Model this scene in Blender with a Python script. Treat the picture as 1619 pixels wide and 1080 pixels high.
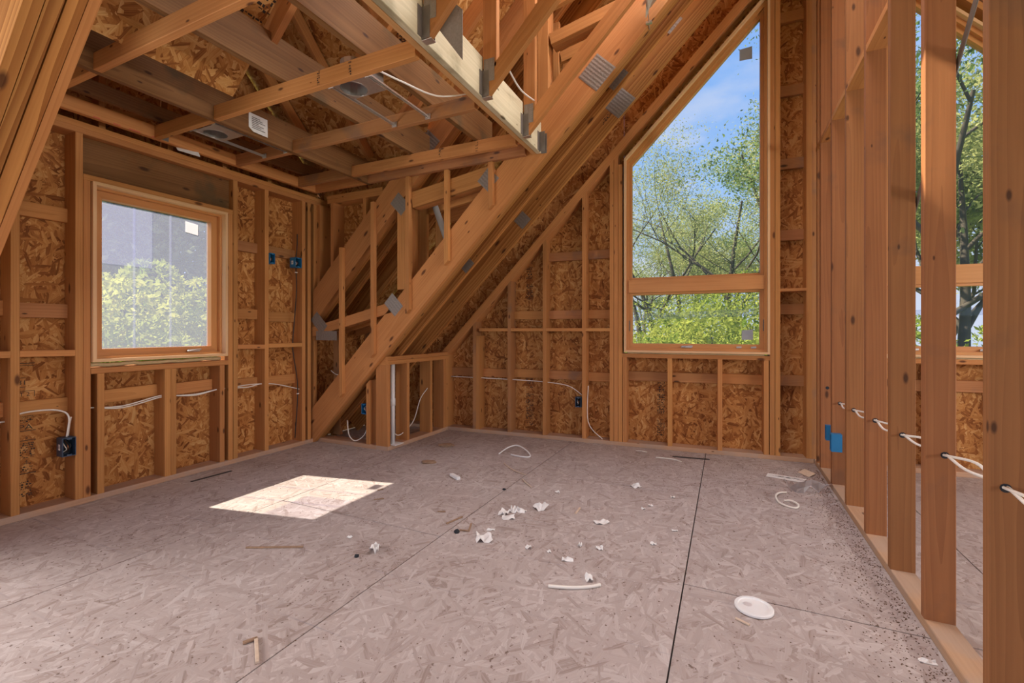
import bpy, bmesh, math, random
import numpy as np
from mathutils import Vector, Matrix

# ------------------------------------------------------------------ scene, camera, light
for o in list(bpy.data.objects):
    bpy.data.objects.remove(o)
scene = bpy.context.scene
COL = scene.collection
R = random.Random(7)

F, CX, HY, H = 722.0, 809.5, 523.5, 1.10          # focal length in px, optical axis, eye height
YAW = math.atan(339.5 / F); CA, SA = math.cos(YAW), math.sin(YAW)
cam = bpy.data.cameras.new('camera')
cam.sensor_fit = 'HORIZONTAL'; cam.sensor_width = 36.0
cam.lens = 36.0 * F / 1619.0
cam.shift_y = -(540 - HY) / 1619.0
cam.clip_start = 0.02; cam.clip_end = 400
camo = bpy.data.objects.new('camera', cam); COL.objects.link(camo)
camo.location = (0, 0, H); camo.rotation_euler = (math.pi / 2, 0, YAW)
scene.camera = camo

scene.view_settings.view_transform = 'Standard'
scene.view_settings.look = 'None'
scene.view_settings.gamma = 1.0
scene.view_settings.use_curve_mapping = False
scene.view_settings.exposure = EXPOSURE = 0.0

def build_world():
    w = bpy.data.worlds.new('sky'); scene.world = w; w.use_nodes = True
    nt = w.node_tree; nt.nodes.clear(); N = nt.nodes.new; L = nt.links.new
    out = N('ShaderNodeOutputWorld'); bg = N('ShaderNodeBackground')
    tc = N('ShaderNodeTexCoord'); sep = N('ShaderNodeSeparateXYZ'); L(tc.outputs['Generated'], sep.inputs[0])
    ramp = N('ShaderNodeValToRGB'); e = ramp.color_ramp.elements
    e[0].position = 0.0; e[0].color = (0.62, 0.70, 0.88, 1)
    e[1].position = 1.0; e[1].color = (0.10, 0.27, 0.70, 1)
    m = e.new(0.28); m.color = (0.36, 0.56, 0.92, 1)
    m = e.new(0.50); m.color = (0.24, 0.46, 0.93, 1)
    L(sep.outputs['Z'], ramp.inputs[0])
    mp = N('ShaderNodeMapping'); mp.inputs['Scale'].default_value = (2.2, 2.2, 6.0); mp.inputs['Location'].default_value = (0.3, 0.15, 0.1)
    L(tc.outputs['Generated'], mp.inputs[0])
    ns = N('ShaderNodeTexNoise'); ns.inputs['Scale'].default_value = 1.6; ns.inputs['Detail'].default_value = 7; ns.inputs['Roughness'].default_value = 0.55
    L(mp.outputs[0], ns.inputs['Vector'])
    cr = N('ShaderNodeMapRange'); cr.inputs['From Min'].default_value = 0.47; cr.inputs['From Max'].default_value = 0.60
    L(ns.outputs['Fac'], cr.inputs['Value'])
    hf = N('ShaderNodeMapRange'); hf.inputs['From Min'].default_value = 0.52; hf.inputs['From Max'].default_value = 0.32
    hf.inputs['To Min'].default_value = 0.12; hf.inputs['To Max'].default_value = 0.85
    L(sep.outputs['Z'], hf.inputs['Value'])
    mul = N('ShaderNodeMath'); mul.operation = 'MULTIPLY'; L(cr.outputs[0], mul.inputs[0]); L(hf.outputs[0], mul.inputs[1])
    mix = N('ShaderNodeMix'); mix.data_type = 'RGBA'; L(mul.outputs[0], mix.inputs['Factor'])
    L(ramp.outputs[0], mix.inputs['A']); mix.inputs['B'].default_value = (0.72, 0.74, 0.88, 1)
    L(mix.outputs['Result'], bg.inputs['Color']); bg.inputs['Strength'].default_value = 1.15
    L(bg.outputs[0], out.inputs[0])
build_world()

SUN_DIR = Vector((0.83, 0.165, -1.0)).normalized()
sun = bpy.data.lights.new('sun', 'SUN'); sun.energy = 13.0; sun.angle = 0.009; sun.color = (1.0, 0.89, 0.66)
suno = bpy.data.objects.new('sun', sun); COL.objects.link(suno)
suno.location = (-20, -4, 26); suno.rotation_euler = SUN_DIR.to_track_quat('-Z', 'Y').to_euler()

# unseen area lights added to brighten the room: one low on the left
# behind the camera, one overhead and one in the bay beyond the partition
def area(name, loc, direction, w, h, energy, color):
    l = bpy.data.lights.new(name, 'AREA'); l.shape = 'RECTANGLE'; l.size = w; l.size_y = h; l.energy = energy; l.color = color
    o = bpy.data.objects.new(name, l); COL.objects.link(o); o.location = loc
    o.rotation_euler = Vector(direction).to_track_quat('-Z', 'Y').to_euler(); return o
area('west_fill_light', (-3.55, -0.65, 1.05), (1, 0.12, 0), 1.7, 0.95, 105, (1.0, 0.97, 0.95))
area('overhead_fill_light', (-0.05, 2.55, 4.75), (-0.05, -0.75, -1), 1.2, 1.3, 165, (1.0, 0.97, 0.98))
area('east_fill_light', (4.8, 1.8, 1.87), (-1, 0.1, 0), 3.4, 0.9, 340, (1.0, 0.95, 0.90))

# ------------------------------------------------------------------ pixel rays onto real planes (measuring aid)
def ray(x, y):
    u = (x - CX) / F; v = (HY - y) / F
    return Vector((u * CA - SA, u * SA + CA, v))
EYE = Vector((0, 0, H))
def fl(x, y, z=0.0):
    d = ray(x, y); return EYE + d * ((z - H) / d.z)
def onX(x, y, X):
    d = ray(x, y); return EYE + d * (X / d.x)
def onY(x, y, Y):
    d = ray(x, y); return EYE + d * (Y / d.y)
def onS(x, y, c=3.70):
    d = ray(x, y); return EYE + d * ((c - H) / (d.z - d.x))

# ------------------------------------------------------------------ materials
def newmat(name):
    m = bpy.data.materials.new(name); m.use_nodes = True
    nt = m.node_tree; nt.nodes.clear()
    out = nt.nodes.new('ShaderNodeOutputMaterial'); b = nt.nodes.new('ShaderNodeBsdfPrincipled')
    nt.links.new(b.outputs[0], out.inputs[0])
    return m, nt, b
def plain(name, col, rough=0.6, metal=0.0, noise=0.0, scale=20.0, bump=0.0):
    m, nt, b = newmat(name); N = nt.nodes.new; L = nt.links.new
    b.inputs['Base Color'].default_value = (*col, 1); b.inputs['Roughness'].default_value = rough; b.inputs['Metallic'].default_value = metal
    if noise or bump:
        tc = N('ShaderNodeTexCoord'); n = N('ShaderNodeTexNoise'); n.inputs['Scale'].default_value = scale; n.inputs['Detail'].default_value = 4
        L(tc.outputs['Object'], n.inputs['Vector'])
        if noise:
            mx = N('ShaderNodeMix'); mx.data_type = 'RGBA'
            mx.inputs['A'].default_value = (*[c * (1 - noise) for c in col], 1); mx.inputs['B'].default_value = (*[min(1, c * (1 + noise)) for c in col], 1)
            L(n.outputs['Fac'], mx.inputs['Factor']); L(mx.outputs['Result'], b.inputs['Base Color'])
        if bump:
            bp = N('ShaderNodeBump'); bp.inputs['Strength'].default_value = bump; bp.inputs['Distance'].default_value = 0.01
            L(n.outputs['Fac'], bp.inputs['Height']); L(bp.outputs[0], b.inputs['Normal'])
    return m
def mathn(nt, op, a, b=None, c=None, clamp=False):
    n = nt.nodes.new('ShaderNodeMath'); n.operation = op; n.use_clamp = clamp
    for i, v in enumerate((a, b, c)):
        if v is None: continue
        if isinstance(v, (int, float)): n.inputs[i].default_value = v
        else: nt.links.new(v, n.inputs[i])
    return n.outputs[0]
def mixc(nt, fac, a, b, mode='MIX'):
    n = nt.nodes.new('ShaderNodeMix'); n.data_type = 'RGBA'; n.blend_type = mode
    for k, v in (('Factor', fac), ('A', a), ('B', b)):
        if isinstance(v, (int, float)): n.inputs[k].default_value = v
        elif isinstance(v, tuple): n.inputs[k].default_value = (*v, 1)
        else: nt.links.new(v, n.inputs[k])
    return n.outputs['Result']
def offs_coords(nt, spread=(11.0, 7.0, 5.0)):
    """object coordinates (x along the board) shifted by a random amount for every object"""
    N = nt.nodes.new; L = nt.links.new
    tc = N('ShaderNodeTexCoord'); oi = N('ShaderNodeObjectInfo')
    sc = N('ShaderNodeVectorMath'); sc.operation = 'SCALE'; sc.inputs[0].default_value = spread; L(oi.outputs['Random'], sc.inputs['Scale'])
    ad = N('ShaderNodeVectorMath'); ad.operation = 'ADD'; L(tc.outputs['Object'], ad.inputs[0]); L(sc.outputs[0], ad.inputs[1])
    return tc, oi, ad.outputs[0]
def wood(name, light, dark, knot, ring=0.5, ringscale=26.0, rough=0.72, tint=0.22, knots=True, stain=None):
    m, nt, b = newmat(name); N = nt.nodes.new; L = nt.links.new
    tc, oi, co = offs_coords(nt)
    # growth rings about an axis that lies off the board, so wide faces show cathedral grain
    mp = N('ShaderNodeMapping'); mp.inputs['Scale'].default_value = (0.10, 1.0, 1.0)
    L(tc.outputs['Object'], mp.inputs['Vector'])
    cmb = N('ShaderNodeCombineXYZ')
    L(mathn(nt, 'MULTIPLY', oi.outputs['Random'], 31.0), cmb.inputs[0])
    L(mathn(nt, 'SUBTRACT', mathn(nt, 'MULTIPLY', mathn(nt, 'FRACT', mathn(nt, 'MULTIPLY', oi.outputs['Random'], 17.3)), 0.12), 0.06), cmb.inputs[1])
    L(mathn(nt, 'ADD', mathn(nt, 'MULTIPLY', mathn(nt, 'FRACT', mathn(nt, 'MULTIPLY', oi.outputs['Random'], 41.7)), 0.05), 0.025), cmb.inputs[2])
    ad = N('ShaderNodeVectorMath'); ad.operation = 'ADD'; L(mp.outputs[0], ad.inputs[0]); L(cmb.outputs[0], ad.inputs[1])
    nz = N('ShaderNodeTexNoise'); nz.inputs['Scale'].default_value = 7.0; nz.inputs['Detail'].default_value = 2; L(ad.outputs[0], nz.inputs['Vector'])
    sub = N('ShaderNodeVectorMath'); sub.operation = 'MULTIPLY_ADD'; sub.inputs[1].default_value = (0.0, 0.045, 0.045); L(nz.outputs['Color'], sub.inputs[0]); L(ad.outputs[0], sub.inputs[2])
    wv = N('ShaderNodeTexWave'); wv.wave_type = 'RINGS'; wv.rings_direction = 'X'; wv.wave_profile = 'SAW'
    wv.inputs['Scale'].default_value = ringscale; wv.inputs['Distortion'].default_value = 0.6; wv.inputs['Detail'].default_value = 1.5; wv.inputs['Detail Scale'].default_value = 2.0
    L(sub.outputs[0], wv.inputs['Vector'])
    # fibres
    mp2 = N('ShaderNodeMapping'); mp2.inputs['Scale'].default_value = (2.5, 120.0, 120.0); L(co, mp2.inputs['Vector'])
    fb = N('ShaderNodeTexNoise'); fb.inputs['Scale'].default_value = 1.0; fb.inputs['Detail'].default_value = 3; L(mp2.outputs[0], fb.inputs['Vector'])
    mp3 = N('ShaderNodeMapping'); mp3.inputs['Scale'].default_value = (1.6, 9.0, 9.0); L(co, mp3.inputs['Vector'])
    bl = N('ShaderNodeTexNoise'); bl.inputs['Scale'].default_value = 1.0; bl.inputs['Detail'].default_value = 4; L(mp3.outputs[0], bl.inputs['Vector'])
    f = mathn(nt, 'ADD', mathn(nt, 'MULTIPLY', wv.outputs['Fac'], ring), mathn(nt, 'MULTIPLY', fb.outputs['Fac'], 0.55))
    f = mathn(nt, 'ADD', f, mathn(nt, 'MULTIPLY', mathn(nt, 'SUBTRACT', bl.outputs['Fac'], 0.5), 0.9))
    f = mathn(nt, 'SUBTRACT', f, 0.12, clamp=True)
    col = mixc(nt, f, light, dark)
    if knots:
        sp = N('ShaderNodeSeparateXYZ'); L(co, sp.inputs[0])
        kc = N('ShaderNodeCombineXYZ'); L(mathn(nt, 'MULTIPLY', sp.outputs[0], 3.1), kc.inputs[0])
        L(mathn(nt, 'MULTIPLY', mathn(nt, 'ADD', sp.outputs[1], sp.outputs[2]), 8.0), kc.inputs[1])
        vo = N('ShaderNodeTexVoronoi'); vo.voronoi_dimensions = '2D'; vo.inputs['Scale'].default_value = 1.0; L(kc.outputs[0], vo.inputs['Vector'])
        sc = N('ShaderNodeSeparateColor'); L(vo.outputs['Color'], sc.inputs[0])
        rad = mathn(nt, 'MULTIPLY', mathn(nt, 'SUBTRACT', sc.outputs[0], 0.42, clamp=True), 0.20)
        d = mathn(nt, 'DIVIDE', vo.outputs['Distance'], mathn(nt, 'ADD', rad, 0.0001))
        k1 = mathn(nt, 'SUBTRACT', 1.0, mathn(nt, 'MULTIPLY', mathn(nt, 'SUBTRACT', d, 0.55), 1.6, clamp=True), clamp=True)
        k1 = mathn(nt, 'MULTIPLY', k1, mathn(nt, 'GREATER_THAN', rad, 0.02))
        col = mixc(nt, mathn(nt, 'MULTIPLY', k1, 0.85), col, knot)
    if stain:
        n2 = N('ShaderNodeTexNoise'); n2.inputs['Scale'].default_value = 4.0; n2.inputs['Detail'].default_value = 5; L(co, n2.inputs['Vector'])
        mr = N('ShaderNodeMapRange'); mr.inputs['From Min'].default_value = stain[1]; mr.inputs['From Max'].default_value = stain[1] + 0.12; L(n2.outputs['Fac'], mr.inputs['Value'])
        col = mixc(nt, mathn(nt, 'MULTIPLY', mr.outputs[0], stain[2]), col, stain[0])
    # board to board variation
    v = mathn(nt, 'ADD', mathn(nt, 'MULTIPLY', mathn(nt, 'FRACT', mathn(nt, 'MULTIPLY', oi.outputs['Random'], 97.1)), tint), 1.0 - tint * 0.6)
    hs = N('ShaderNodeHueSaturation'); L(col, hs.inputs['Color']); L(v, hs.inputs['Value'])
    L(mathn(nt, 'ADD', 0.985, mathn(nt, 'MULTIPLY', mathn(nt, 'FRACT', mathn(nt, 'MULTIPLY', oi.outputs['Random'], 53.9)), 0.02)), hs.inputs['Hue'])
    hs.inputs['Hue'].default_value = 0.5
    nt.links.remove(hs.inputs['Hue'].links[0])
    L(mathn(nt, 'ADD', 0.491, mathn(nt, 'MULTIPLY', mathn(nt, 'FRACT', mathn(nt, 'MULTIPLY', oi.outputs['Random'], 53.9)), 0.008)), hs.inputs['Hue'])
    L(hs.outputs[0], b.inputs['Base Color'])
    b.inputs['Roughness'].default_value = rough; b.inputs['Specular IOR Level'].default_value = 0.25
    bp = N('ShaderNodeBump'); bp.inputs['Strength'].default_value = 0.25; bp.inputs['Distance'].default_value = 0.002
    L(f, bp.inputs['Height']); L(bp.outputs[0], b.inputs['Normal'])
    return m
def osb(name, stops, flake=(8.0, 34.0), size=1.0, dirt=None, chalk=False, tint=0.12):
    m, nt, b = newmat(name); N = nt.nodes.new; L = nt.links.new
    tc, oi, co = offs_coords(nt, (9.0, 13.0, 3.0))
    nz = N('ShaderNodeTexNoise'); nz.inputs['Scale'].default_value = 14.0; nz.inputs['Detail'].default_value = 2; L(co, nz.inputs['Vector'])
    wp = N('ShaderNodeVectorMath'); wp.operation = 'MULTIPLY_ADD'; wp.inputs[1].default_value = (0.010, 0.010, 0); L(nz.outputs['Color'], wp.inputs[0]); L(co, wp.inputs[2])
    best = tone = None; angs = (0.15, 0.75, 1.45, 2.2, 2.85)
    for i, a in enumerate(angs):
        mp = N('ShaderNodeMapping'); mp.inputs['Rotation'].default_value = (0, 0, a); mp.inputs['Location'].default_value = (3.1 * i, 1.7 * i, 0)
        L(wp.outputs[0], mp.inputs['Vector'])
        ms = N('ShaderNodeVectorMath'); ms.operation = 'MULTIPLY'; k = (1.0, 1.25, 0.85, 1.1, 0.95)[i] * size
        ms.inputs[1].default_value = (flake[0] * k, flake[1] * k, 0); L(mp.outputs[0], ms.inputs[0])
        vo = N('ShaderNodeTexVoronoi'); vo.voronoi_dimensions = '2D'; vo.inputs['Scale'].default_value = 1.0; L(ms.outputs[0], vo.inputs['Vector'])
        sc = N('ShaderNodeSeparateColor'); L(vo.outputs['Color'], sc.inputs[0])
        st = N('ShaderNodeVectorMath'); st.operation = 'MULTIPLY'; st.inputs[1].default_value = (6.0, 170.0, 0); L(mp.outputs[0], st.inputs[0])
        fn = N('ShaderNodeTexNoise'); fn.noise_dimensions = '2D'; fn.inputs['Scale'].default_value = 1.0; fn.inputs['Detail'].default_value = 2; L(st.outputs[0], fn.inputs['Vector'])
        tn = mathn(nt, 'ADD', mathn(nt, 'MULTIPLY', sc.outputs[1], 0.75), mathn(nt, 'MULTIPLY', mathn(nt, 'SUBTRACT', fn.outputs['Fac'], 0.32), 0.55))
        pr = mathn(nt, 'SUBTRACT', sc.outputs[0], mathn(nt, 'MULTIPLY', vo.outputs['Distance'], 0.28))
        if best is None: best, tone = pr, tn
        else:
            g = mathn(nt, 'GREATER_THAN', pr, best)
            tone = mathn(nt, 'ADD', mathn(nt, 'MULTIPLY', tn, g), mathn(nt, 'MULTIPLY', tone, mathn(nt, 'SUBTRACT', 1.0, g)))
            best = mathn(nt, 'MAXIMUM', pr, best)
    big = N('ShaderNodeTexNoise'); big.inputs['Scale'].default_value = 2.3; big.inputs['Detail'].default_value = 4; L(co, big.inputs['Vector'])
    tone = mathn(nt, 'ADD', tone, mathn(nt, 'MULTIPLY', mathn(nt, 'SUBTRACT', big.outputs['Fac'], 0.5), 0.55))
    ramp = N('ShaderNodeValToRGB'); el = ramp.color_ramp.elements
    el[0].position, el[0].color = stops[0][0], (*stops[0][1], 1); el[1].position, el[1].color = stops[-1][0], (*stops[-1][1], 1)
    for p, c in stops[1:-1]:
        q = el.new(p); q.color = (*c, 1)
    L(tone, ramp.inputs[0]); col = ramp.outputs[0]
    if dirt:
        n2 = N('ShaderNodeTexNoise'); n2.inputs['Scale'].default_value = 55.0; n2.inputs['Detail'].default_value = 3; n2.inputs['Roughness'].default_value = 0.6; L(co, n2.inputs['Vector'])
        n3 = N('ShaderNodeTexNoise'); n3.inputs['Scale'].default_value = 1.7; n3.inputs['Detail'].default_value = 3; L(co, n3.inputs['Vector'])
        thr = mathn(nt, 'SUBTRACT', 0.77, mathn(nt, 'MULTIPLY', n3.outputs['Fac'], 0.22))
        sp = mathn(nt, 'MULTIPLY', mathn(nt, 'SUBTRACT', n2.outputs['Fac'], thr), 22.0, clamp=True)
        col = mixc(nt, mathn(nt, 'MULTIPLY', sp, 0.75), col, dirt)
    if chalk:   # blue chalk lines snapped over the joists, every 16 inches
        geo = N('ShaderNodeNewGeometry'); sp3 = N('ShaderNodeSeparateXYZ'); L(geo.outputs['Position'], sp3.inputs[0])
        wob = N('ShaderNodeTexNoise'); wob.inputs['Scale'].default_value = 3.0; wob.inputs['Detail'].default_value = 5; L(geo.outputs['Position'], wob.inputs['Vector'])
        fr = mathn(nt, 'FRACT', mathn(nt, 'DIVIDE', mathn(nt, 'ADD', sp3.outputs[1], 8.128 - 0.82 + 0.2032), 0.4064))
        dd = mathn(nt, 'ABSOLUTE', mathn(nt, 'SUBTRACT', fr, 0.5))
        ln = mathn(nt, 'MULTIPLY', mathn(nt, 'SUBTRACT', 0.0105, dd), 140.0, clamp=True)
        ln = mathn(nt, 'MULTIPLY', ln, mathn(nt, 'MULTIPLY', mathn(nt, 'SUBTRACT', wob.outputs['Fac'], 0.44, clamp=True), 3.4, clamp=True))
        col = mixc(nt, mathn(nt, 'MULTIPLY', ln, 0.55), col, (0.20, 0.20, 0.25))
    v = mathn(nt, 'ADD', mathn(nt, 'MULTIPLY', oi.outputs['Random'], tint), 1.0 - tint * 0.5)
    hs = N('ShaderNodeHueSaturation'); L(col, hs.inputs['Color']); L(v, hs.inputs['Value']); L(hs.outputs[0], b.inputs['Base Color'])
    b.inputs['Roughness'].default_value = 0.75; b.inputs['Specular IOR Level'].default_value = 0.22
    bp = N('ShaderNodeBump'); bp.inputs['Strength'].default_value = 0.35; bp.inputs['Distance'].default_value = 0.004
    L(mathn(nt, 'ADD', best, mathn(nt, 'MULTIPLY', tone, 0.4)), bp.inputs['Height']); L(bp.outputs[0], b.inputs['Normal'])
    return m

MT = {}
MT['stud'] = wood('spruce_lumber', (0.55, 0.265, 0.085), (0.36, 0.15, 0.04), (0.07, 0.022, 0.008), ring=0.34)
MT['weathered'] = wood('weathered_spruce', (0.46, 0.225, 0.085), (0.30, 0.13, 0.045), (0.05, 0.02, 0.01), ring=0.40, stain=((0.16, 0.12, 0.10), 0.56, 0.45))
MT['partition'] = wood('darkened_partition_spruce', (0.33, 0.145, 0.052), (0.22, 0.09, 0.032), (0.05, 0.02, 0.01), ring=0.45, tint=0.16, stain=((0.12, 0.075, 0.05), 0.60, 0.4))  # stained brown studs, made darker in place of the shade on their near faces
MT['pine'] = wood('yellow_pine', (0.58, 0.28, 0.08), (0.30, 0.115, 0.025), (0.06, 0.02, 0.008), ring=0.85, ringscale=17.0)
MT['joist'] = wood('dark_joist', (0.25, 0.125, 0.042), (0.14, 0.062, 0.018), (0.05, 0.02, 0.01), ring=0.5, stain=((0.075, 0.06, 0.03), 0.58, 0.6))
MT['header'] = wood('laminated_header', (0.55, 0.33, 0.13), (0.38, 0.20, 0.065), (0.10, 0.05, 0.02), ring=0.2)
MT['mouldy'] = wood('mouldy_header_face', (0.62, 0.55, 0.38), (0.42, 0.36, 0.22), (0.10, 0.08, 0.04), ring=0.3, stain=((0.17, 0.14, 0.07), 0.55, 0.55))
MT['frame'] = wood('window_pine', (0.60, 0.30, 0.105), (0.44, 0.19, 0.055), (0.20, 0.08, 0.02), ring=0.22, rough=0.4, knots=False, tint=0.08)
MT['jamb'] = wood('pale_jamb', (0.74, 0.50, 0.27), (0.60, 0.36, 0.16), (0.3, 0.15, 0.06), ring=0.2, rough=0.45, knots=False, tint=0.08)
MT['plate'] = wood('dusty_sole_plate', (0.56, 0.36, 0.22), (0.38, 0.22, 0.125), (0.12, 0.06, 0.03), ring=0.3, stain=((0.42, 0.33, 0.27), 0.45, 0.5))
MT['osb'] = osb('wall_osb', [(0.0, (0.15, 0.045, 0.010)), (0.25, (0.29, 0.105, 0.026)), (0.5, (0.43, 0.18, 0.05)), (0.75, (0.52, 0.25, 0.08)), (1.0, (0.64, 0.38, 0.15))], flake=(10.5, 52.0))
MT['roofosb'] = osb('roof_osb', [(0.0, (0.20, 0.065, 0.015)), (0.25, (0.38, 0.155, 0.04)), (0.5, (0.52, 0.245, 0.07)), (0.75, (0.62, 0.34, 0.12)), (1.0, (0.76, 0.50, 0.22))], flake=(10.0, 40.0))
MT['floorosb'] = osb('floor_osb', [(0.0, (0.30, 0.235, 0.21)), (0.25, (0.40, 0.335, 0.315)), (0.65, (0.445, 0.38, 0.362)), (1.0, (0.54, 0.485, 0.47))], flake=(8.5, 50.0), dirt=(0.10, 0.055, 0.035), chalk=True, tint=0.06)
MT['gap'] = plain('dark_gap', (0.02, 0.013, 0.01), 0.9, noise=0.3)
MT['galv'] = plain('galvanised_steel', (0.62, 0.60, 0.58), 0.35, 0.85, noise=0.15, scale=60)
MT['nailplate'] = plain('nail_plate_steel', (0.27, 0.235, 0.21), 0.5, 0.35, noise=0.25, scale=90, bump=0.3)
MT['darksteel'] = plain('dark_steel', (0.17, 0.145, 0.125), 0.55, 0.35, noise=0.3)
MT['blue'] = plain('blue_plastic', (0.015, 0.16, 0.36), 0.45, noise=0.15)
MT['navy'] = plain('dark_blue_plastic', (0.03, 0.06, 0.11), 0.45, noise=0.15)
MT['inside'] = plain('box_inside', (0.01, 0.012, 0.018), 0.7, noise=0.2)
MT['cable'] = plain('white_cable_sheath', (0.78, 0.74, 0.68), 0.45, noise=0.08)
MT['blackcable'] = plain('black_cable', (0.02, 0.018, 0.016), 0.5, noise=0.2)
MT['copper'] = plain('copper_wire', (0.6, 0.26, 0.12), 0.35, 0.9, noise=0.1)
MT['paper'] = plain('paper', (0.78, 0.77, 0.76), 0.8, noise=0.12, scale=30)
MT['greysticker'] = plain('grey_sticker', (0.33, 0.36, 0.40), 0.7, noise=0.08)
MT['whiteplastic'] = plain('white_plastic', (0.80, 0.80, 0.80), 0.35, noise=0.04)
MT['pvc'] = plain('white_pvc', (0.74, 0.72, 0.70), 0.35, noise=0.06)
MT['greypipe'] = plain('grey_pipe', (0.30, 0.28, 0.26), 0.5, noise=0.1)
MT['ink'] = plain('black_ink', (0.035, 0.022, 0.015), 0.8, noise=0.4, scale=40)
MT['redmark'] = plain('red_marker', (0.55, 0.09, 0.06), 0.8, noise=0.3)
MT['bark'] = plain('bark', (0.085, 0.065, 0.05), 0.9, noise=0.4, scale=6, bump=0.5)
MT['scrap'] = plain('wood_scrap', (0.30, 0.19, 0.12), 0.85, noise=0.35, scale=40)
MT['dryscrap'] = plain('pale_splinter', (0.60, 0.47, 0.36), 0.85, noise=0.25, scale=40)
MT['dirt'] = plain('dirt_crumbs', (0.15, 0.09, 0.06), 0.95, noise=0.4)
MT['tape'] = plain('black_tape', (0.03, 0.03, 0.033), 0.6, noise=0.3)
MT['foam'] = plain('spray_foam', (0.62, 0.47, 0.26), 0.8, noise=0.2, scale=35, bump=0.5)
MT['grass'] = plain('grass', (0.12, 0.19, 0.04), 0.9, noise=0.35, scale=3)

def leafmat(name, a, b_):
    m = bpy.data.materials.new(name); m.use_nodes = True; nt = m.node_tree; nt.nodes.clear(); N = nt.nodes.new; L = nt.links.new
    out = N('ShaderNodeOutputMaterial'); d = N('ShaderNodeBsdfDiffuse'); t = N('ShaderNodeBsdfTranslucent'); mx = N('ShaderNodeMixShader'); mx.inputs[0].default_value = 0.45
    geo = N('ShaderNodeNewGeometry'); n = N('ShaderNodeTexNoise'); n.inputs['Scale'].default_value = 0.9; n.inputs['Detail'].default_value = 4; L(geo.outputs['Position'], n.inputs['Vector'])
    mr = N('ShaderNodeMapRange'); mr.inputs['From Min'].default_value = 0.35; mr.inputs['From Max'].default_value = 0.65; L(n.outputs['Fac'], mr.inputs['Value'])
    c = mixc(nt, mr.outputs[0], a, b_)
    L(c, d.inputs[0]); L(c, t.inputs[0]); L(d.outputs[0], mx.inputs[1]); L(t.outputs[0], mx.inputs[2]); L(mx.outputs[0], out.inputs[0])
    return m
MT['leaf'] = leafmat('locust_leaves', (0.28, 0.32, 0.12), (0.56, 0.54, 0.24))  # leaf colours paled, with the haze of the air put into them
MT['leafdark'] = leafmat('oak_leaves', (0.09, 0.16, 0.05), (0.26, 0.33, 0.12))
MT['leafbush'] = leafmat('bush_leaves', (0.17, 0.25, 0.04), (0.52, 0.52, 0.12))
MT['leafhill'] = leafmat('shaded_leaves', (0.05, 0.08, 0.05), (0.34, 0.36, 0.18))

def glassmat(name, haze, hazecol, tint):
    m = bpy.data.materials.new(name); m.use_nodes = True; nt = m.node_tree; nt.nodes.clear(); N = nt.nodes.new; L = nt.links.new
    out = N('ShaderNodeOutputMaterial'); tr = N('ShaderNodeBsdfTransparent'); tr.inputs[0].default_value = (*tint, 1)
    gl = N('ShaderNodeBsdfGlossy'); gl.inputs['Roughness'].default_value = 0.02
    m1 = N('ShaderNodeMixShader'); m1.inputs[0].default_value = 0.004; L(tr.outputs[0], m1.inputs[1]); L(gl.outputs[0], m1.inputs[2]); last = m1
    if haze:
        ts = N('ShaderNodeBsdfTranslucent'); ts.inputs[0].default_value = (*hazecol, 1)
        m2 = N('ShaderNodeMixShader'); m2.inputs[0].default_value = haze; L(m1.outputs[0], m2.inputs[1]); L(ts.outputs[0], m2.inputs[2]); last = m2
    L(last.outputs[0], out.inputs[0])
    return m
MT['glass'] = glassmat('window_glass', 0.03, (0.8, 0.85, 1.0), (0.92, 0.94, 0.95))
MT['filmglass'] = glassmat('film_covered_glass', 0.10, (0.72, 0.74, 1.0), (0.90, 0.91, 0.96))
MT['film'] = glassmat('protective_film', 0.06, (0.85, 0.86, 1.0), (0.9, 0.9, 0.96))
MT['clearfilm'] = glassmat('clear_plastic_film', 0.45, (0.9, 0.9, 0.92), (0.9, 0.9, 0.9))
MT['sticker'] = leafmat('window_sticker', (0.80, 0.76, 0.76), (0.84, 0.80, 0.80))
MT['sticker'].node_tree.nodes['Mix Shader'].inputs[0].default_value = 0.8

# ------------------------------------------------------------------ geometry helpers
WM = {}                                                  # world matrix of every root
def V(*a): return Vector(a)
def root(name, loc=(0, 0, 0), rz=0.0, label=None, cat=None, group=None, kind=None):
    o = bpy.data.objects.new(name, None); COL.objects.link(o); o.empty_display_size = 0.1
    o.location = loc; o.rotation_euler = (0, 0, rz)
    WM[o] = Matrix.Translation(Vector(loc)) @ Matrix.Rotation(rz, 4, 'Z')
    tag(o, label, cat, group, kind); return o
def tag(o, label=None, cat=None, group=None, kind=None):
    for k, v in (('label', label), ('category', cat), ('group', group), ('kind', kind)):
        if v: o[k] = v
    return o
def link(name, me, mat, parent, world, label=None):
    if isinstance(mat, str): mat = MT[mat]
    if not me.materials: me.materials.append(mat)
    o = bpy.data.objects.new(name, me); COL.objects.link(o)
    WM[o] = world
    if parent is not None:
        o.parent = parent; o.matrix_basis = WM[parent].inverted() @ world
    else: o.matrix_basis = world
    if label: o['label'] = label
    return o
def mesh_from(verts, faces, name='m', smooth=False):
    me = bpy.data.meshes.new(name); me.from_pydata(verts, [], faces); me.update()
    if smooth: me.polygons.foreach_set('use_smooth', [True] * len(me.polygons))
    return me
def basis(ux, uy, un, o):
    return Matrix(((ux.x, uy.x, un.x, o.x), (ux.y, uy.y, un.y, o.y), (ux.z, uy.z, un.z, o.z), (0, 0, 0, 1)))
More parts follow.
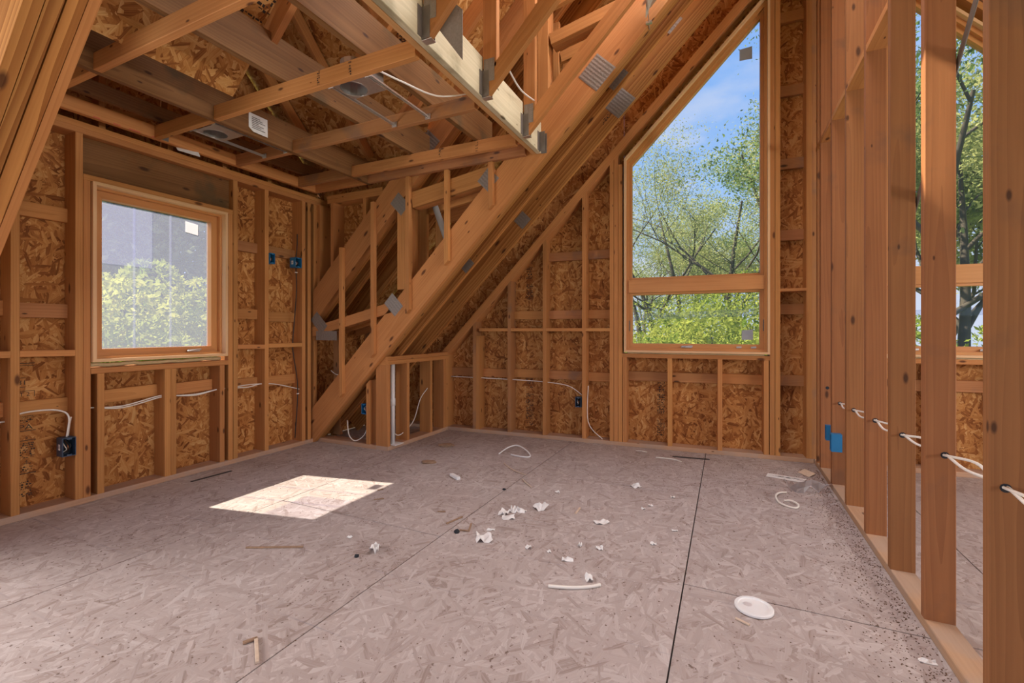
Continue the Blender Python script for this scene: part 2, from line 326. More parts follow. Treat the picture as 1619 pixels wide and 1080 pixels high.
def board(name, parent, p0, p1, w, d, wdir, mat='stud', ch=0.0025, label=None):
    """a sawn board from p0 to p1 (centre line); w is its width along wdir, d its thickness across"""
    p0, p1 = Vector(p0), Vector(p1); ax = p1 - p0; Ln = ax.length; ux = ax / Ln
    uy = Vector(wdir); uy = (uy - ux * uy.dot(ux)).normalized(); un = ux.cross(uy)
    a, b, c = w / 2, d / 2, min(ch, w * 0.2, d * 0.2)
    sec = [(-a + c, -b), (a - c, -b), (a, -b + c), (a, b - c), (a - c, b), (-a + c, b), (-a, b - c), (-a, -b + c)]
    vs = [(x, y, z) for x in (-Ln / 2, Ln / 2) for (y, z) in sec]
    fs = [tuple(range(7, -1, -1)), tuple(range(8, 16))] + [(i, (i + 1) % 8, 8 + (i + 1) % 8, 8 + i) for i in range(8)]
    return link(name, mesh_from(vs, fs, name), mat, parent, basis(ux, uy, un, (p0 + p1) / 2), label)
def prism(name, parent, poly, ux, uy, o, t, mat, label=None):
    """polygon poly in (ux, uy) at o, extruded by t along ux x uy"""
    ux, uy, o = Vector(ux).normalized(), Vector(uy).normalized(), Vector(o); un = ux.cross(uy)
    area = sum(poly[i][0] * poly[(i + 1) % len(poly)][1] - poly[(i + 1) % len(poly)][0] * poly[i][1] for i in range(len(poly)))
    if area < 0: poly = poly[::-1]
    n = len(poly); cx = sum(p[0] for p in poly) / n; cy = sum(p[1] for p in poly) / n
    vs = [(x - cx, y - cy, 0) for x, y in poly] + [(x - cx, y - cy, t) for x, y in poly]
    fs = [tuple(range(n - 1, -1, -1)), tuple(range(n, 2 * n))] + [(i, (i + 1) % n, n + (i + 1) % n, n + i) for i in range(n)]
    if t < 0: fs = [f[::-1] for f in fs]
    return link(name, mesh_from(vs, fs, name), mat, parent, basis(ux, uy, un, o + ux * cx + uy * cy), label)
def tube_mesh(pts, r, n=6, caps=True):
    pts = [Vector(p) for p in pts]; vs, fs = [], []; prev = None
    rs = r if isinstance(r, (list, tuple)) else [r] * len(pts)
    for i, p in enumerate(pts):
        t = (pts[min(i + 1, len(pts) - 1)] - pts[max(i - 1, 0)]).normalized()
        if prev is None:
            a = t.orthogonal().normalized()
        else:
            a = (prev - t * prev.dot(t)); a = a.normalized() if a.length > 1e-6 else t.orthogonal().normalized()
        prev = a; b = t.cross(a)
        for k in range(n):
            g = 2 * math.pi * k / n; vs.append(tuple(p + (a * math.cos(g) + b * math.sin(g)) * rs[i]))
    for i in range(len(pts) - 1):
        for k in range(n):
            fs.append((i * n + k, i * n + (k + 1) % n, (i + 1) * n + (k + 1) % n, (i + 1) * n + k))
    if caps:
        fs.append(tuple(range(n - 1, -1, -1))); fs.append(tuple(range((len(pts) - 1) * n, len(pts) * n)))
    return vs, fs
def smoothpts(pts, k=6):
    pts = [Vector(p) for p in pts]; out = []
    for i in range(len(pts) - 1):
        p0, p1, p2, p3 = pts[max(i - 1, 0)], pts[i], pts[i + 1], pts[min(i + 2, len(pts) - 1)]
        for j in range(k):
            t = j / k
            out.append(0.5 * ((2 * p1) + (p2 - p0) * t + (2 * p0 - 5 * p1 + 4 * p2 - p3) * t * t + (3 * p1 - p0 - 3 * p2 + p3) * t ** 3))
    out.append(pts[-1]); return out
def tube(name, parent, pts, r, mat, n=6, sm=6, label=None):
    pp = smoothpts(pts, sm) if sm else [Vector(p) for p in pts]
    o = pp[0].copy(); vs, fs = tube_mesh([p - o for p in pp], r, n)
    return link(name, mesh_from(vs, fs, name, True), mat, parent, Matrix.Translation(o), label)
def box(name, parent, lo, hi, mat, label=None):
    lo, hi = Vector(lo), Vector(hi); s = hi - lo; ax = max(range(3), key=lambda i: s[i])
    dirs = [Vector((1, 0, 0)), Vector((0, 1, 0)), Vector((0, 0, 1))]; m = (lo + hi) / 2
    w_ax = (ax + 1) % 3; d_ax = (ax + 2) % 3
    return board(name, parent, m - dirs[ax] * s[ax] / 2, m + dirs[ax] * s[ax] / 2, s[w_ax], s[d_ax], dirs[w_ax], mat, 0.0015, label)
def inset(poly, ws):
    """offset every edge i of a counter-clockwise polygon inwards by ws[i]"""
    n = len(poly); ls = []
    for i in range(n):
        a, b = Vector(poly[i]), Vector(poly[(i + 1) % n]); d = (b - a).normalized(); nn = Vector((-d.y, d.x)); ls.append((a + nn * ws[i], d))
    out = []
    for i in range(n):
        (p, d), (q, e) = ls[i - 1], ls[i]; den = d.x * e.y - d.y * e.x; w = q - p
        t = (w.x * e.y - w.y * e.x) / den; r = p + d * t; out.append((r.x, r.y))
    return out
def ring(names, parent, poly, ws, ux, uy, o, n0, n1, mat, nrm):
    """mitred frame pieces, one object per edge; nrm is the outward direction, pieces reach from n0 to n1"""
    inn = inset(poly, ws); ux, uy, o, nrm = Vector(ux), Vector(uy), Vector(o), Vector(nrm)
    for i in range(len(poly)):
        j = (i + 1) % len(poly); quad = [poly[i], poly[j], inn[j], inn[i]]
        pts = [ux * x + uy * y for x, y in quad]; d = (pts[1] - pts[0]).normalized(); e = nrm.cross(d)
        loc = [(p.dot(d), p.dot(e)) for p in pts]
        prism(names[i] if isinstance(names, (list, tuple)) else names, parent, loc, d, e, o + nrm * n0, n1 - n0, mat)
    return inn
def text(name, parent, s, o, ux, uy, size, mat='ink', sx=1.0):
    cu = bpy.data.curves.new('t', 'FONT'); cu.body = s; cu.size = size; cu.resolution_u = 2
    to = bpy.data.objects.new('t', cu); COL.objects.link(to)
    dg = bpy.context.evaluated_depsgraph_get(); me = bpy.data.meshes.new_from_object(to.evaluated_get(dg)); bpy.data.objects.remove(to)
    me.materials.clear(); ux, uy = Vector(ux).normalized(), Vector(uy).normalized()
    return link(name, me, mat, parent, basis(ux * sx, uy, ux.cross(uy), Vector(o)))
def bars(name, parent, o, ux, uy, rows, mat='ink', t=0.0006):
    """unreadable printed marks: rows of short strokes (x, y, w, h) as one flat print"""
    ux, uy, o = Vector(ux).normalized(), Vector(uy).normalized(), Vector(o); vs, fs = [], []
    for x, y, w, h in rows:
        k = len(vs); vs += [(x, y, 0), (x + w, y, 0), (x + w, y + h, 0), (x, y + h, 0)]; fs.append((k, k + 1, k + 2, k + 3))
    return link(name, mesh_from(vs, fs, name), mat, parent, basis(ux, uy, ux.cross(uy), o))
def print_rows(w, h, dens, rnd, hmin=0.006):
    rows = []; y = 0
    while y < h:
        hh = rnd.uniform(hmin, hmin * 2.2); x = rnd.uniform(0, w * 0.1)
        if rnd.random() < dens:
            while x < w * 0.93:
                ww = rnd.uniform(hmin * 0.5, hmin * 2.2)
                if rnd.random() < 0.8: rows.append((x, y, min(ww, w - x), hh * rnd.choice((0.35, 1, 1, 0.6))))
                x += ww + hmin * 0.5
        y += hh * 1.5
    return rows
X1, Y1, Z1 = V(1, 0, 0), V(0, 1, 0), V(0, 0, 1)
T = 0.038; D6 = 0.140; D4 = 0.089                         # lumber thickness, 2x6 and 2x4 depth
XL = -3.705; YD = 3.30; XK = -2.81; XP = 0.66             # left wall, dormer cheek, knee wall, partition faces
BO = V(0, 4.4577, 0); BA = math.radians(3.285); BD = V(math.cos(BA), math.sin(BA), 0); BN = V(-math.sin(BA), math.cos(BA), 0)
SM = 1.44                                                 # gable wall mirrors about s = SM/2 (under the ridge)
def bw(s, n, z): return BO + BD * s + BN * n + Z1 * z
def zl(s): return 1.045 * s + 3.78                        # underside of the raking plate of the gable wall
def deckz(x): return x + 5.20                             # underside of the roof deck

# ------------------------------------------------------------------ floor
floor = box('floor', None, (-4.0, -3.6, -0.30), (5.4, 4.75, -0.0185), 'gap')
tag(floor, 'dusty pinkish grey OSB subfloor of the room', 'floor', kind='structure')
W8 = 1.2192
seams = {-1: 2.05, 0: 3.28, 1: 2.115, -2: 3.2, 2: 3.3, 3: 2.1, 4: 3.0}
for c, ys in seams.items():
    x0 = -1.389 + (c) * W8; x1 = x0 + W8
    x0, x1 = max(x0, -3.98), min(x1, 5.38)
    y = ys - 2.4384 * 3
    while y < 4.74:
        a, b_ = max(y, -3.58), min(y + 2.4384, 4.74)
        if b_ - a > 0.05 and x1 - x0 > 0.05:
            g = 0.0028
            prism('floor_panel', floor, [(a + g, -(x1 - g)), (b_ - g, -(x1 - g)), (b_ - g, -(x0 + g)), (a + g, -(x0 + g))], Y1, -X1, V(0, 0, -0.018), 0.018, 'floorosb')
        y += 2.4384

# ------------------------------------------------------------------ left wall (dormer face wall)
wl = root('wall_left', (XL, 2.0, 0), label='framed left wall with small square window, studs over OSB', cat='wall', kind='structure')
XB = XL - D6                                              # inner face of the sheathing
def lstud(name, y0, y1, z0, z1, mat='stud', d=D6, xf=XL):
    return board(name, wl, (xf - d / 2, (y0 + y1) / 2, z0), (xf - d / 2, (y0 + y1) / 2, z1), d, y1 - y0, X1, mat)
board('sole_plate', wl, (XL - D6 / 2, 0.50, T / 2), (XL - D6 / 2, 3.44, T / 2), D6, T, X1, 'plate')
for z in (2.355, 2.355 + T):
    board('top_plate', wl, (XL - D6 / 2, 0.56, z + T / 2), (XL - D6 / 2, 3.44, z + T / 2), D6, T, X1)
for y0 in (0.735, 1.143): lstud('stud', y0, y0 + T, T, 2.355)
lstud('king_stud', 1.430, 1.468, T, 2.355); lstud('jack_stud', 1.469, 1.507, T, 2.066)
lstud('jack_stud', 2.404, 2.442, T, 2.066); lstud('king_stud', 2.446, 2.484, T, 2.355)
lstud('stud', 2.732, 2.770, T, 2.355); lstud('stud', 3.125, 3.163, T, 2.355); lstud('stud', 3.190, 3.228, T, 2.355); lstud('stud', 3.262, 3.300, T, 2.355)
for y0 in (1.541, 1.936, 1.975, 2.336): lstud('cripple_stud', y0, y0 + T, T, 0.822)
board('window_sill_plate', wl, (XL - D6 / 2, 1.508, 0.841), (XL - D6 / 2, 2.403, 0.841), D6, T, X1)
board('header_sill', wl, (XL - D6 / 2, 1.469, 2.085), (XL - D6 / 2, 2.442, 2.085), D6, T, X1)
board('header', wl, (XL - 0.075, 1.469, 2.2295), (XL - 0.075, 2.445, 2.2295), 0.249, T, Z1, 'joist')
rows = [(0.773, 1.143), (1.181, 1.430), (2.484, 2.732), (2.770, 3.125)]
for a, b_ in rows:
    for zc in (0.645, 1.237, 1.838):
        zc += R.uniform(-0.012, 0.012)
        board('blocking', wl, (XB + T / 2, a, zc), (XB + T / 2, b_, zc), D4, T, Z1, R.choice(('stud', 'weathered')))
    board('fire_block', wl, (XL - D6 / 2, a, 0.967), (XL - D6 / 2, b_, 0.967 + R.uniform(-.006, .006)), D6, T, X1)
for a, b_ in ((1.579, 1.936), (2.013, 2.336)):
    board('blocking', wl, (XB + T / 2, a, 0.655), (XB + T / 2, b_, 0.665), D4, T, Z1)
board('blocking', wl, (XB + T / 2, 1.507, 0.655), (XB + T / 2, 1.541, 0.655), D4, T, Z1)
def lsheet(poly): return prism('sheathing_panel', wl, [(z, -y) for y, z in poly], Z1, -Y1, V(XB - 0.012, 0, 0), 0.012, 'osb')
stamped = lsheet([(0.50, 0), (1.49, 0), (1.49, 2.43), (0.50, 2.43)])
lsheet([(1.492, 0), (2.42, 0), (2.42, 0.86), (1.492, 0.86)])
lsheet([(1.492, 2.066), (2.42, 2.066), (2.42, 2.43), (1.492, 2.43)])
lsheet([(2.422, 0), (3.46, 0), (3.46, 2.43), (2.422, 2.43)])
lsheet([(0.50, 2.432), (1.98, 2.432), (1.98, 4.05), (0.56, 2.63)]); lsheet([(1.982, 2.432), (3.46, 2.432), (3.40, 2.63), (1.982, 4.05)])
lsheet([(3.462, 0), (4.40, 0), (4.40, 1.30), (3.462, 1.30)]); lsheet([(-3.5, 0), (0.498, 0), (0.498, 1.30), (-3.5, 1.30)])
for y0, zt in ((0.75, 2.72), (1.16, 3.12), (1.57, 3.5), (1.98, 3.9), (2.39, 3.5), (2.80, 3.1)):
    lstud('gable_stud', y0, y0 + T, 2.432, zt, d=D4, xf=XB + D4)
# wood ledger that carries the ceiling joists
board('ledger', wl, (-3.640, 0.72, 2.495), (-3.640, 3.24, 2.495), D4, T, Z1)
bars('chalk_mark', wl, V(-3.6205, 1.45, 2.452), Y1, Z1, [(i * 0.11 + R.uniform(0, .05), 0, R.uniform(0.03, 0.08), 0.006) for i in range(4)], 'redmark')
# ink stamps on the panel beside the window
sx = XB + 0.0008
text('stamp_lettering', stamped, '31', V(sx, 1.215, 0.775), Y1, Z1, 0.040)
bars('stamp_rule', stamped, V(sx, 1.205, 0.760), Y1, Z1, [(0, 0, 0.045, 0.003), (0, 0.055, 0.045, 0.003), (0, 0.130, 0.085, 0.003), (0, 0.143, 0.085, 0.004)])
text('stamp_lettering', stamped, 'T 2', V(sx, 1.222, 0.706), Y1, Z1, 0.034)
bars('stamp_rule', stamped, V(sx, 1.205, 0.700), Y1, Z1, [(0, 0.035, 0.085, 0.003), (0.082, 0, 0.003, 0.037)])
text('stamp_lettering', stamped, 'PA', V(sx, 1.217, 0.503), Y1, Z1, 0.044, sx=1.25)
text('stamp_lettering', stamped, '6', V(sx, 1.248, 0.446), Y1, Z1, 0.026); text('stamp_lettering', stamped, '4', V(sx, 1.246, 0.300), Y1, Z1, 0.026)
bars('stamp_rule', stamped, V(sx, 1.215, 0.235), Y1, Z1, [(0, 0, 0.080, 0.005), (0, 0.20, 0.080, 0.004), (0, 0.258, 0.080, 0.004)])
rr = random.Random(3)
bars('stamp_print', stamped, V(sx, 1.216, 0.330), Y1, Z1, print_rows(0.075, 0.10, 0.8, rr, 0.005)); bars('stamp_print', stamped, V(sx, 1.216, 0.548), Y1, Z1, print_rows(0.072, 0.04, 1, rr, 0.005))
bars('stamp_print', stamped, V(sx, 1.216, 0.250), Y1, Z1, print_rows(0.065, 0.045, 0.8, rr, 0.005)); bars('stamp_print', stamped, V(sx, 1.218, 0.10), Y1, Z1, print_rows(0.06, 0.09, 0.8, rr, 0.006))

# ------------------------------------------------------------------ gable wall at the far end
wb = root('wall_back', BO, BA, label='framed gable wall at the far end with two tall raked windows', cat='wall', kind='structure')
def mir(s, m): return SM - s if m else s
def bbox_(name, s0, s1, n0, n1, z0, z1, mat='stud'):
    s0, s1 = min(s0, s1), max(s0, s1); d = (s1 - s0, n1 - n0, z1 - z0); c = bw((s0 + s1) / 2, (n0 + n1) / 2, (z0 + z1) / 2)
    ax = max(range(3), key=lambda i: d[i]); dirs = [BD, BN, Z1]
    return board(name, wb, c - dirs[ax] * d[ax] / 2, c + dirs[ax] * d[ax] / 2, d[(ax + 1) % 3], d[(ax + 2) % 3], dirs[(ax + 1) % 3], mat)
def bstud(name, s0, m, z0=T, z1=None, w=T, mat='stud'):
    a, b_ = s0, s0 + w
    za, zb = (zl(a), zl(b_)) if z1 is None else (z1, z1)
    pa, pb = mir(a, m), mir(b_, m)
    prism(name, wb, [(z0, pa), (z0, pb), (zb, pb), (za, pa)], Z1, BD, BO, D6, mat)
for m in (False, True):
    for s0 in (-2.855, -2.504, -2.095, -1.706, -1.297, -1.026): bstud('stud', s0, m, mat=R.choice(('stud', 'stud', 'weathered')))
    bstud('jack_stud', -2.465, m, z1=1.05); bstud('king_stud', -0.985, m); bstud('jack_stud', -0.944, m, z1=2.70)
    for s0 in (-0.902, -0.495, -0.073, 0.289): bstud('cripple_stud', s0, m, z1=0.848)
    for s0 in (0.334, 0.375): bstud('king_stud', s0, m)
    bstud('stud', 0.602, m)
    sp = (mir(-3.85, m), mir(0.655 if not m else 0.78, m))
    bbox_('sole_plate', sp[0], sp[1], 0, D6, 0, T, 'plate')
    bbox_('window_sill_plate', mir(-0.906, m), mir(0.333, m), 0, D6, 0.848, 0.886)
    # raking double plate
    for k in (0, 1):
        off = k * T * 1.446
        q = [(-2.90, zl(-2.90) + off), (0.66, zl(0.66) + off), (0.66, zl(0.66) + off + T * 1.446), (-2.90, zl(-2.90) + off + T * 1.446)]
        d = (BD * (-1 if m else 1) + Z1 * 1.045).normalized(); e = (Z1 * 1.0 - BD * (-1 if m else 1) * 1.045).normalized()
        pts = [BD * mir(a, m) + Z1 * z for a, z in q]; loc = [(p.dot(d), p.dot(e)) for p in pts]
        tt = -D6 if not m else D6
        if d.cross(e).dot(BN) > 0: tt = D6
        else: tt = -D6
        prism('raking_plate', wb, loc, d, e, BO + BN * 0.0, tt, 'stud')
    nb = D6 - T
    def blk(a, b_, z, h=D4): bbox_('blocking', mir(a, m), mir(b_, m), nb, D6, z - h / 2, z + h / 2, R.choice(('stud', 'weathered')))
    bays = [(-2.817, -2.504), (-2.427, -2.095), (-2.057, -1.706), (-1.668, -1.297), (-1.259, -1.026)]
    for i, (a, b_) in enumerate(bays):
        blk(a, b_, 0.645 + R.uniform(-.008, .008))
        if i >= 1: bbox_('fire_block', mir(a, m), mir(b_, m), 0, D6, 1.097, 1.130)
        if i >= 2: blk(a, b_, 1.268)
        if i >= 3: blk(a, b_, 1.867)
    for a, b_ in ((-0.864, -0.495), (-0.457, -0.073), (-0.035, 0.289)): blk(a, b_, 0.668 + R.uniform(-.006, .01))
    for z in (0.672, 1.290, 1.930, 2.548, 3.180, 3.82): blk(0.413, 0.602, z, 0.092)
    bbox_('fire_block', mir(0.413, m), mir(0.602, m), 0, D6, 1.436, 1.462)
    for s0 in (0.640,): bstud('stud', s0, m, mat='weathered')
    # sheathing
    def bsheet(poly):
        prism('sheathing_panel', wb, [(z, mir(s, m)) for s, z in poly], Z1, BD, BO + BN * D6, 0.012, 'osb')
    def rz(s): return s + 5.18
    bsheet([(-3.86, 0), (-2.487, 0), (-2.487, rz(-2.487)), (-3.86, rz(-3.86))])
    bsheet([(-2.485, 0), (-1.279, 0), (-1.279, rz(-1.279)), (-2.485, rz(-2.485))])
    bsheet([(-1.277, 0), (-0.91, 0), (-0.91, rz(-0.91)), (-1.277, rz(-1.277))])
    bsheet([(-0.908, 0), (0.352, 0), (0.352, 0.886), (-0.908, 0.886)])
    bsheet([(-0.908, 2.75), (0.352, 4.06), (0.352, rz(0.352)), (-0.908, rz(-0.908))])
    bsheet([(0.354, 0), (0.719, 0), (0.719, rz(0.719)), (0.354, rz(0.354))])
# unreadable ink stamps on the sheathing
for s, z, w, h in ((-1.94, 0.10, 0.085, 0.33), (-1.94, 0.48, 0.08, 0.13), (-1.935, 1.43, 0.08, 0.16), (-1.935, 1.66, 0.07, 0.18), (-0.60, 0.10, 0.07, 0.5)):
    bars('stamp_print', wb, bw(s, D6 - 0.0008, z), BD, Z1, print_rows(w, h, 0.85, rr, 0.007))

# ------------------------------------------------------------------ knee wall beside the dormer
wk = root('wall_knee', (XK, 3.8, 0), label='low knee wall of studs under the sloping trusses', cat='wall', kind='structure')
kx = XK - D6 / 2
box('sole_plate', wk, (XK - D6, YD, 0), (XK, 4.30, T), 'plate')
board('sole_plate', wk, (-3.70, YD + D6 / 2, T / 2), (XK - D6, YD + D6 / 2, T / 2), D6, T, Y1, 'plate')
for y0 in (3.301, 3.582, 3.968, 4.215): board('stud', wk, (kx, y0 + T / 2, T), (kx, y0 + T / 2, 0.789), D6, T, X1)
board('stud', wk, (kx, 4.275, T), (kx, 4.275, 0.789), D6, T, X1)
for z in (0.789, 0.828): board('top_plate', wk, (kx, YD, z + T / 2), (kx, 4.31, z + T / 2), D6 + 0.004, T, X1, 'stud')
prism('stud', wk, [(T, 0), (0.60, 0), (0.638, T), (T, T)], Z1, X1, V(-3.065, YD, 0), D6, 'stud')
for y0 in (3.50, 3.95): board('stud', wk, (-3.63, y0, T), (-3.63, y0, 1.2), D4, T, X1, 'weathered')
# ------------------------------------------------------------------ cheek of the dormer above the roof line
wd = root('wall_dormer', (-3.2, YD, 2.4), label='narrow cheek wall of the dormer above the girder truss', cat='wall', kind='structure')
for z in (2.355, 2.393): board('top_plate', wd, (-3.565, YD + D6 / 2, z + T / 2), (-2.87, YD + D6 / 2, z + T / 2), D6, T, Y1)
for x0 in (-3.705, -3.52, -3.105):
    prism('stud', wd, [(x0 + 5.19, 0), (x0 + 5.19 + T, T), (2.355, T), (2.355, 0)], Z1, X1, V(x0, YD, 0), D6, 'stud')
for ya in (YD + D6, 0.40):
    prism('sheathing_panel', wd, [(1.30, -3.86), (2.62, -3.86), (2.62, -2.55), (2.55, -2.62)], Z1, X1, V(0, ya, 0), 0.012, 'osb')

# ------------------------------------------------------------------ partition of studs on the right
wr = root('wall_right', (XP, 2.5, 0), label='open stud partition on the right with cables through it', cat='wall', kind='structure')
PY = [4.235, 3.815, 3.392, 2.957, 2.560, 2.170, 1.712, 1.306, 0.90, 0.49, 0.08]
xp = XP + D4 / 2
board('sole_plate', wr, (xp, -0.5, T / 2), (xp, 4.46, T / 2), D4, T, X1, 'plate')
for i, y in enumerate(PY):
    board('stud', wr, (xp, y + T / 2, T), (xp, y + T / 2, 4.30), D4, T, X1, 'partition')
    if y > 2.2 or y < 1.0:
        y2 = PY[i - 1] if i else 4.44
        board('fire_block', wr, (xp, y + T, 2.563 + T / 2), (xp, y2, 2.563 + T / 2), D4, T, X1, 'stud')
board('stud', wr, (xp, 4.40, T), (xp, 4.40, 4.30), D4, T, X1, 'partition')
board('ridge_plate', wr, (xp, -0.5, 4.32), (xp, 4.42, 4.32), D4, T, X1)
st = [onX(1541, 8, 0.757), onX(1449, 322, 0.757)]
dd_ = (st[1] - st[0]).normalized()
board('brace_strap', wr, st[0] - dd_ * 0.6, st[1] + dd_ * 0.15, 0.035, 0.004, Y1, 'darksteel', label='dark metal brace strap')
HOLES = []
for i, y in enumerate(PY[:8]):
    pxs = {1.712: (1590, 772), 2.170: (1494, 720), 2.560: (1427, 688), 2.957: (1384, 665), 3.392: (1350, 648.5), 3.815: (1328, 638)}
    p = onY(*pxs[y], y) if y in pxs else V(xp, y, 0.66)
    p.x = min(max(p.x, XP + 0.025), XP + D4 - 0.025); HOLES.append(p)
    vs, fs = tube_mesh([V(0, -0.0012, 0), V(0, 0.001, 0)], 0.0125, 12)
    link('bored_hole', mesh_from(vs, fs), 'inside', wr, Matrix.Translation(p))

# ------------------------------------------------------------------ windows
def crank(parent, o, u, nrm):
    """folding crank handle on a sash, o is on the sash face, nrm points into the room"""
    z = Z1
    cb = board('crank_base', parent, o - u * 0.045 + nrm * 0.006, o + u * 0.045 + nrm * 0.006, 0.018, 0.012, z, 'galv')
    tube('crank_arm', cb, [o - u * 0.05 + nrm * 0.018 - z * 0.004, o + nrm * 0.022 + z * 0.004, o + u * 0.05 + nrm * 0.02 + z * 0.008], 0.006, 'galv')
def lock(parent, o, nrm):
    board('sash_lock', parent, o - Z1 * 0.05 + nrm * 0.004, o + Z1 * 0.05 + nrm * 0.004, 0.012, 0.008, nrm.cross(Z1), 'darksteel')
# window_1 in the left wall: u = Y, v = Z, outward = -X
w1 = root('window_1', (XL, 1.95, 0.9), label='small square wooden casement window with hazy film, left wall', cat='window', kind='structure')
O1 = V(XL, 0, 0); out1 = -X1
P1 = [(2.388, 0.898), (1.510, 0.898), (1.510, 2.066), (2.388, 2.066)]        # counter-clockwise seen along outward normal
def ccw(p): 
    a = sum(p[i][0] * p[(i + 1) % len(p)][1] - p[(i + 1) % len(p)][0] * p[i][1] for i in range(len(p)))
    return p if a > 0 else p[::-1]
# use u' = -Y so that (u', Z) with outward -X is right handed: (-Y) x Z = -X
U1 = -Y1; Q1 = ccw([(-y, z) for y, z in P1])
i1 = ring(['jamb'] * 4, w1, Q1, [0.020] * 4, U1, Z1, O1, -0.020, 0.128, 'jamb', out1)
i2 = ring(['stop'] * 4, w1, i1, [0.016] * 4, U1, Z1, O1, 0.030, 0.127, 'frame', out1)
i3 = ring(['sash_rail'] * 4, w1, i2, [0.046] * 4, U1, Z1, O1, 0.066, 0.126, 'frame', out1)
i4 = inset(i3, [-0.004] * 4)
pane1 = prism('pane', w1, i4, U1, Z1, O1 + out1 * 0.112, 0.006, 'filmglass', label='glass under hazy protective film')
for y in (1.793, 2.027): box('film_seam', pane1, (XL - 0.1195, y, 0.95), (XL - 0.1185, y + 0.016, 1.99), 'film')
box('film_patch', pane1, (XL - 0.1215, 1.585, 1.56), (XL - 0.1205, 1.915, 1.97), 'film')
prism('sticker', pane1, [(-2.235, 1.862), (-2.140, 1.874), (-2.140, 1.958), (-2.235, 1.948)], U1, Z1, O1 + out1 * 0.1185, 0.001, 'sticker', label='white paper sticker')
crank(w1, V(XL - 0.055, 2.16, 0.949), Y1, X1)
tube('foam_bead', w1, [V(XL - 0.03, 1.515 + 0.04 * i, 0.877 + R.uniform(-.004, .004)) for i in range(22)], 0.014, 'foam')
# windows 2 and 3 in the gable wall: u = BD, v = Z, outward = BN -> BD x Z = -BN, so use u' = -BD
def gable_window(name, m, label):
    w = root(name, bw(mir(-0.27, m), 0, 0.9), BA, label=label, cat='window', kind='structure')
    U = -BD
    zo = lambda s: 1.045 * s + 3.668
    P = [(-0.888, 0.900), (0.334, 0.900), (0.334, zo(0.334)), (-0.888, zo(-0.888))]
    Q = ccw([(-mir(s, m), z) for s, z in P])
    def edge_w(poly, wd, slope):
        r = []
        for i in range(len(poly)):
            a, b_ = poly[i], poly[(i + 1) % len(poly)]
            r.append(slope if abs(a[0] - b_[0]) > 0.1 and abs(a[1] - b_[1]) > 0.1 else wd)
        return r
    a1 = ring(['jamb'] * 4, w, Q, edge_w(Q, 0.018, 0.020), U, Z1, BO, -0.022, 0.135, 'jamb', BN)
    a2 = ring(['frame_member'] * 4, w, a1, edge_w(a1, 0.022, 0.030), U, Z1, BO, 0.020, 0.130, 'frame', BN)
    # split at the rail
    zr0, zr1 = 1.446, 1.591
    us = [p[0] for p in a2]; ulo, uhi = min(us), max(us); vlo = min(p[1] for p in a2)
    prism('mullion_rail', w, [(ulo, zr0 + 0.018), (uhi, zr0 + 0.018), (uhi, zr1 - 0.008), (ulo, zr1 - 0.008)], U, Z1, BO + BN * 0.010, 0.115, 'frame')
    lo = [(ulo, vlo), (uhi, vlo), (uhi, zr0 + 0.018), (ulo, zr0 + 0.018)]
    up = ccw([(ulo, zr1 - 0.008), (uhi, zr1 - 0.008)] + [p for p in a2 if p[1] > 2.0][::1])
    tops = sorted([p for p in a2 if p[1] > 2.0]); up = [(ulo, zr1 - 0.008), (uhi, zr1 - 0.008), tops[1], tops[0]]
    b1 = ring(['stop'] * 4, w, up, edge_w(up, 0.026, 0.030), U, Z1, BO, 0.055, 0.110, 'frame', BN)
    pu = prism('pane', w, inset(b1, [-0.004] * 4), U, Z1, BO + BN * 0.080, 0.006, 'glass')
    b2 = ring(['sash_rail'] * 4, w, lo, [0.042, 0.030, 0.022, 0.030], U, Z1, BO, 0.045, 0.105, 'frame', BN)
    pl_ = prism('pane', w, inset(b2, [-0.004] * 4), U, Z1, BO + BN * 0.080, 0.006, 'glass')
    def st(s0, z0, s1, z1, mat, par): 
        a, b_ = sorted((mir(s0, m), mir(s1, m)))
        prism('sticker', par, [(-b_, z0), (-a, z0), (-a, z1 - 0.01), (-b_, z1)], U, Z1, BO + BN * 0.0785, 0.001, mat)
    st(0.108, 3.505, 0.208, 3.615, 'greysticker', pu); st(0.125, 1.022, 0.215, 1.115, 'greysticker', pl_)
    a, b_ = sorted((mir(-0.80, m), mir(0.25, m)))
    prism('film_strip', pl_, [(-b_, 1.235), (-a, 1.205), (-a, 1.26), (-b_, 1.300)], U, Z1, BO + BN * 0.0785, 0.0008, 'film')
    crank(w, bw(mir(-0.33, m), 0.045, 0.955), BD, -BN)
    for s in (0.10, 0.215): board('sash_bracket', w, bw(mir(s, m) - .02, 0.04, 0.955), bw(mir(s, m) + .02, 0.04, 0.958), 0.016, 0.01, Z1, 'galv')
    for s in (-0.845, 0.292): lock(w, bw(mir(s, m), 0.040, 1.15), -BN)
    tube('foam_bead', w, [bw(mir(-0.86 + 0.055 * i, m), 0.02, 0.892 + R.uniform(-.003, .003)) for i in range(22)], 0.009, 'foam')
    return w
gable_window('window_2', False, 'tall raked wooden window with two panes left of the stud partition')
gable_window('window_3', True, 'tall raked wooden window seen between the partition studs on the right')

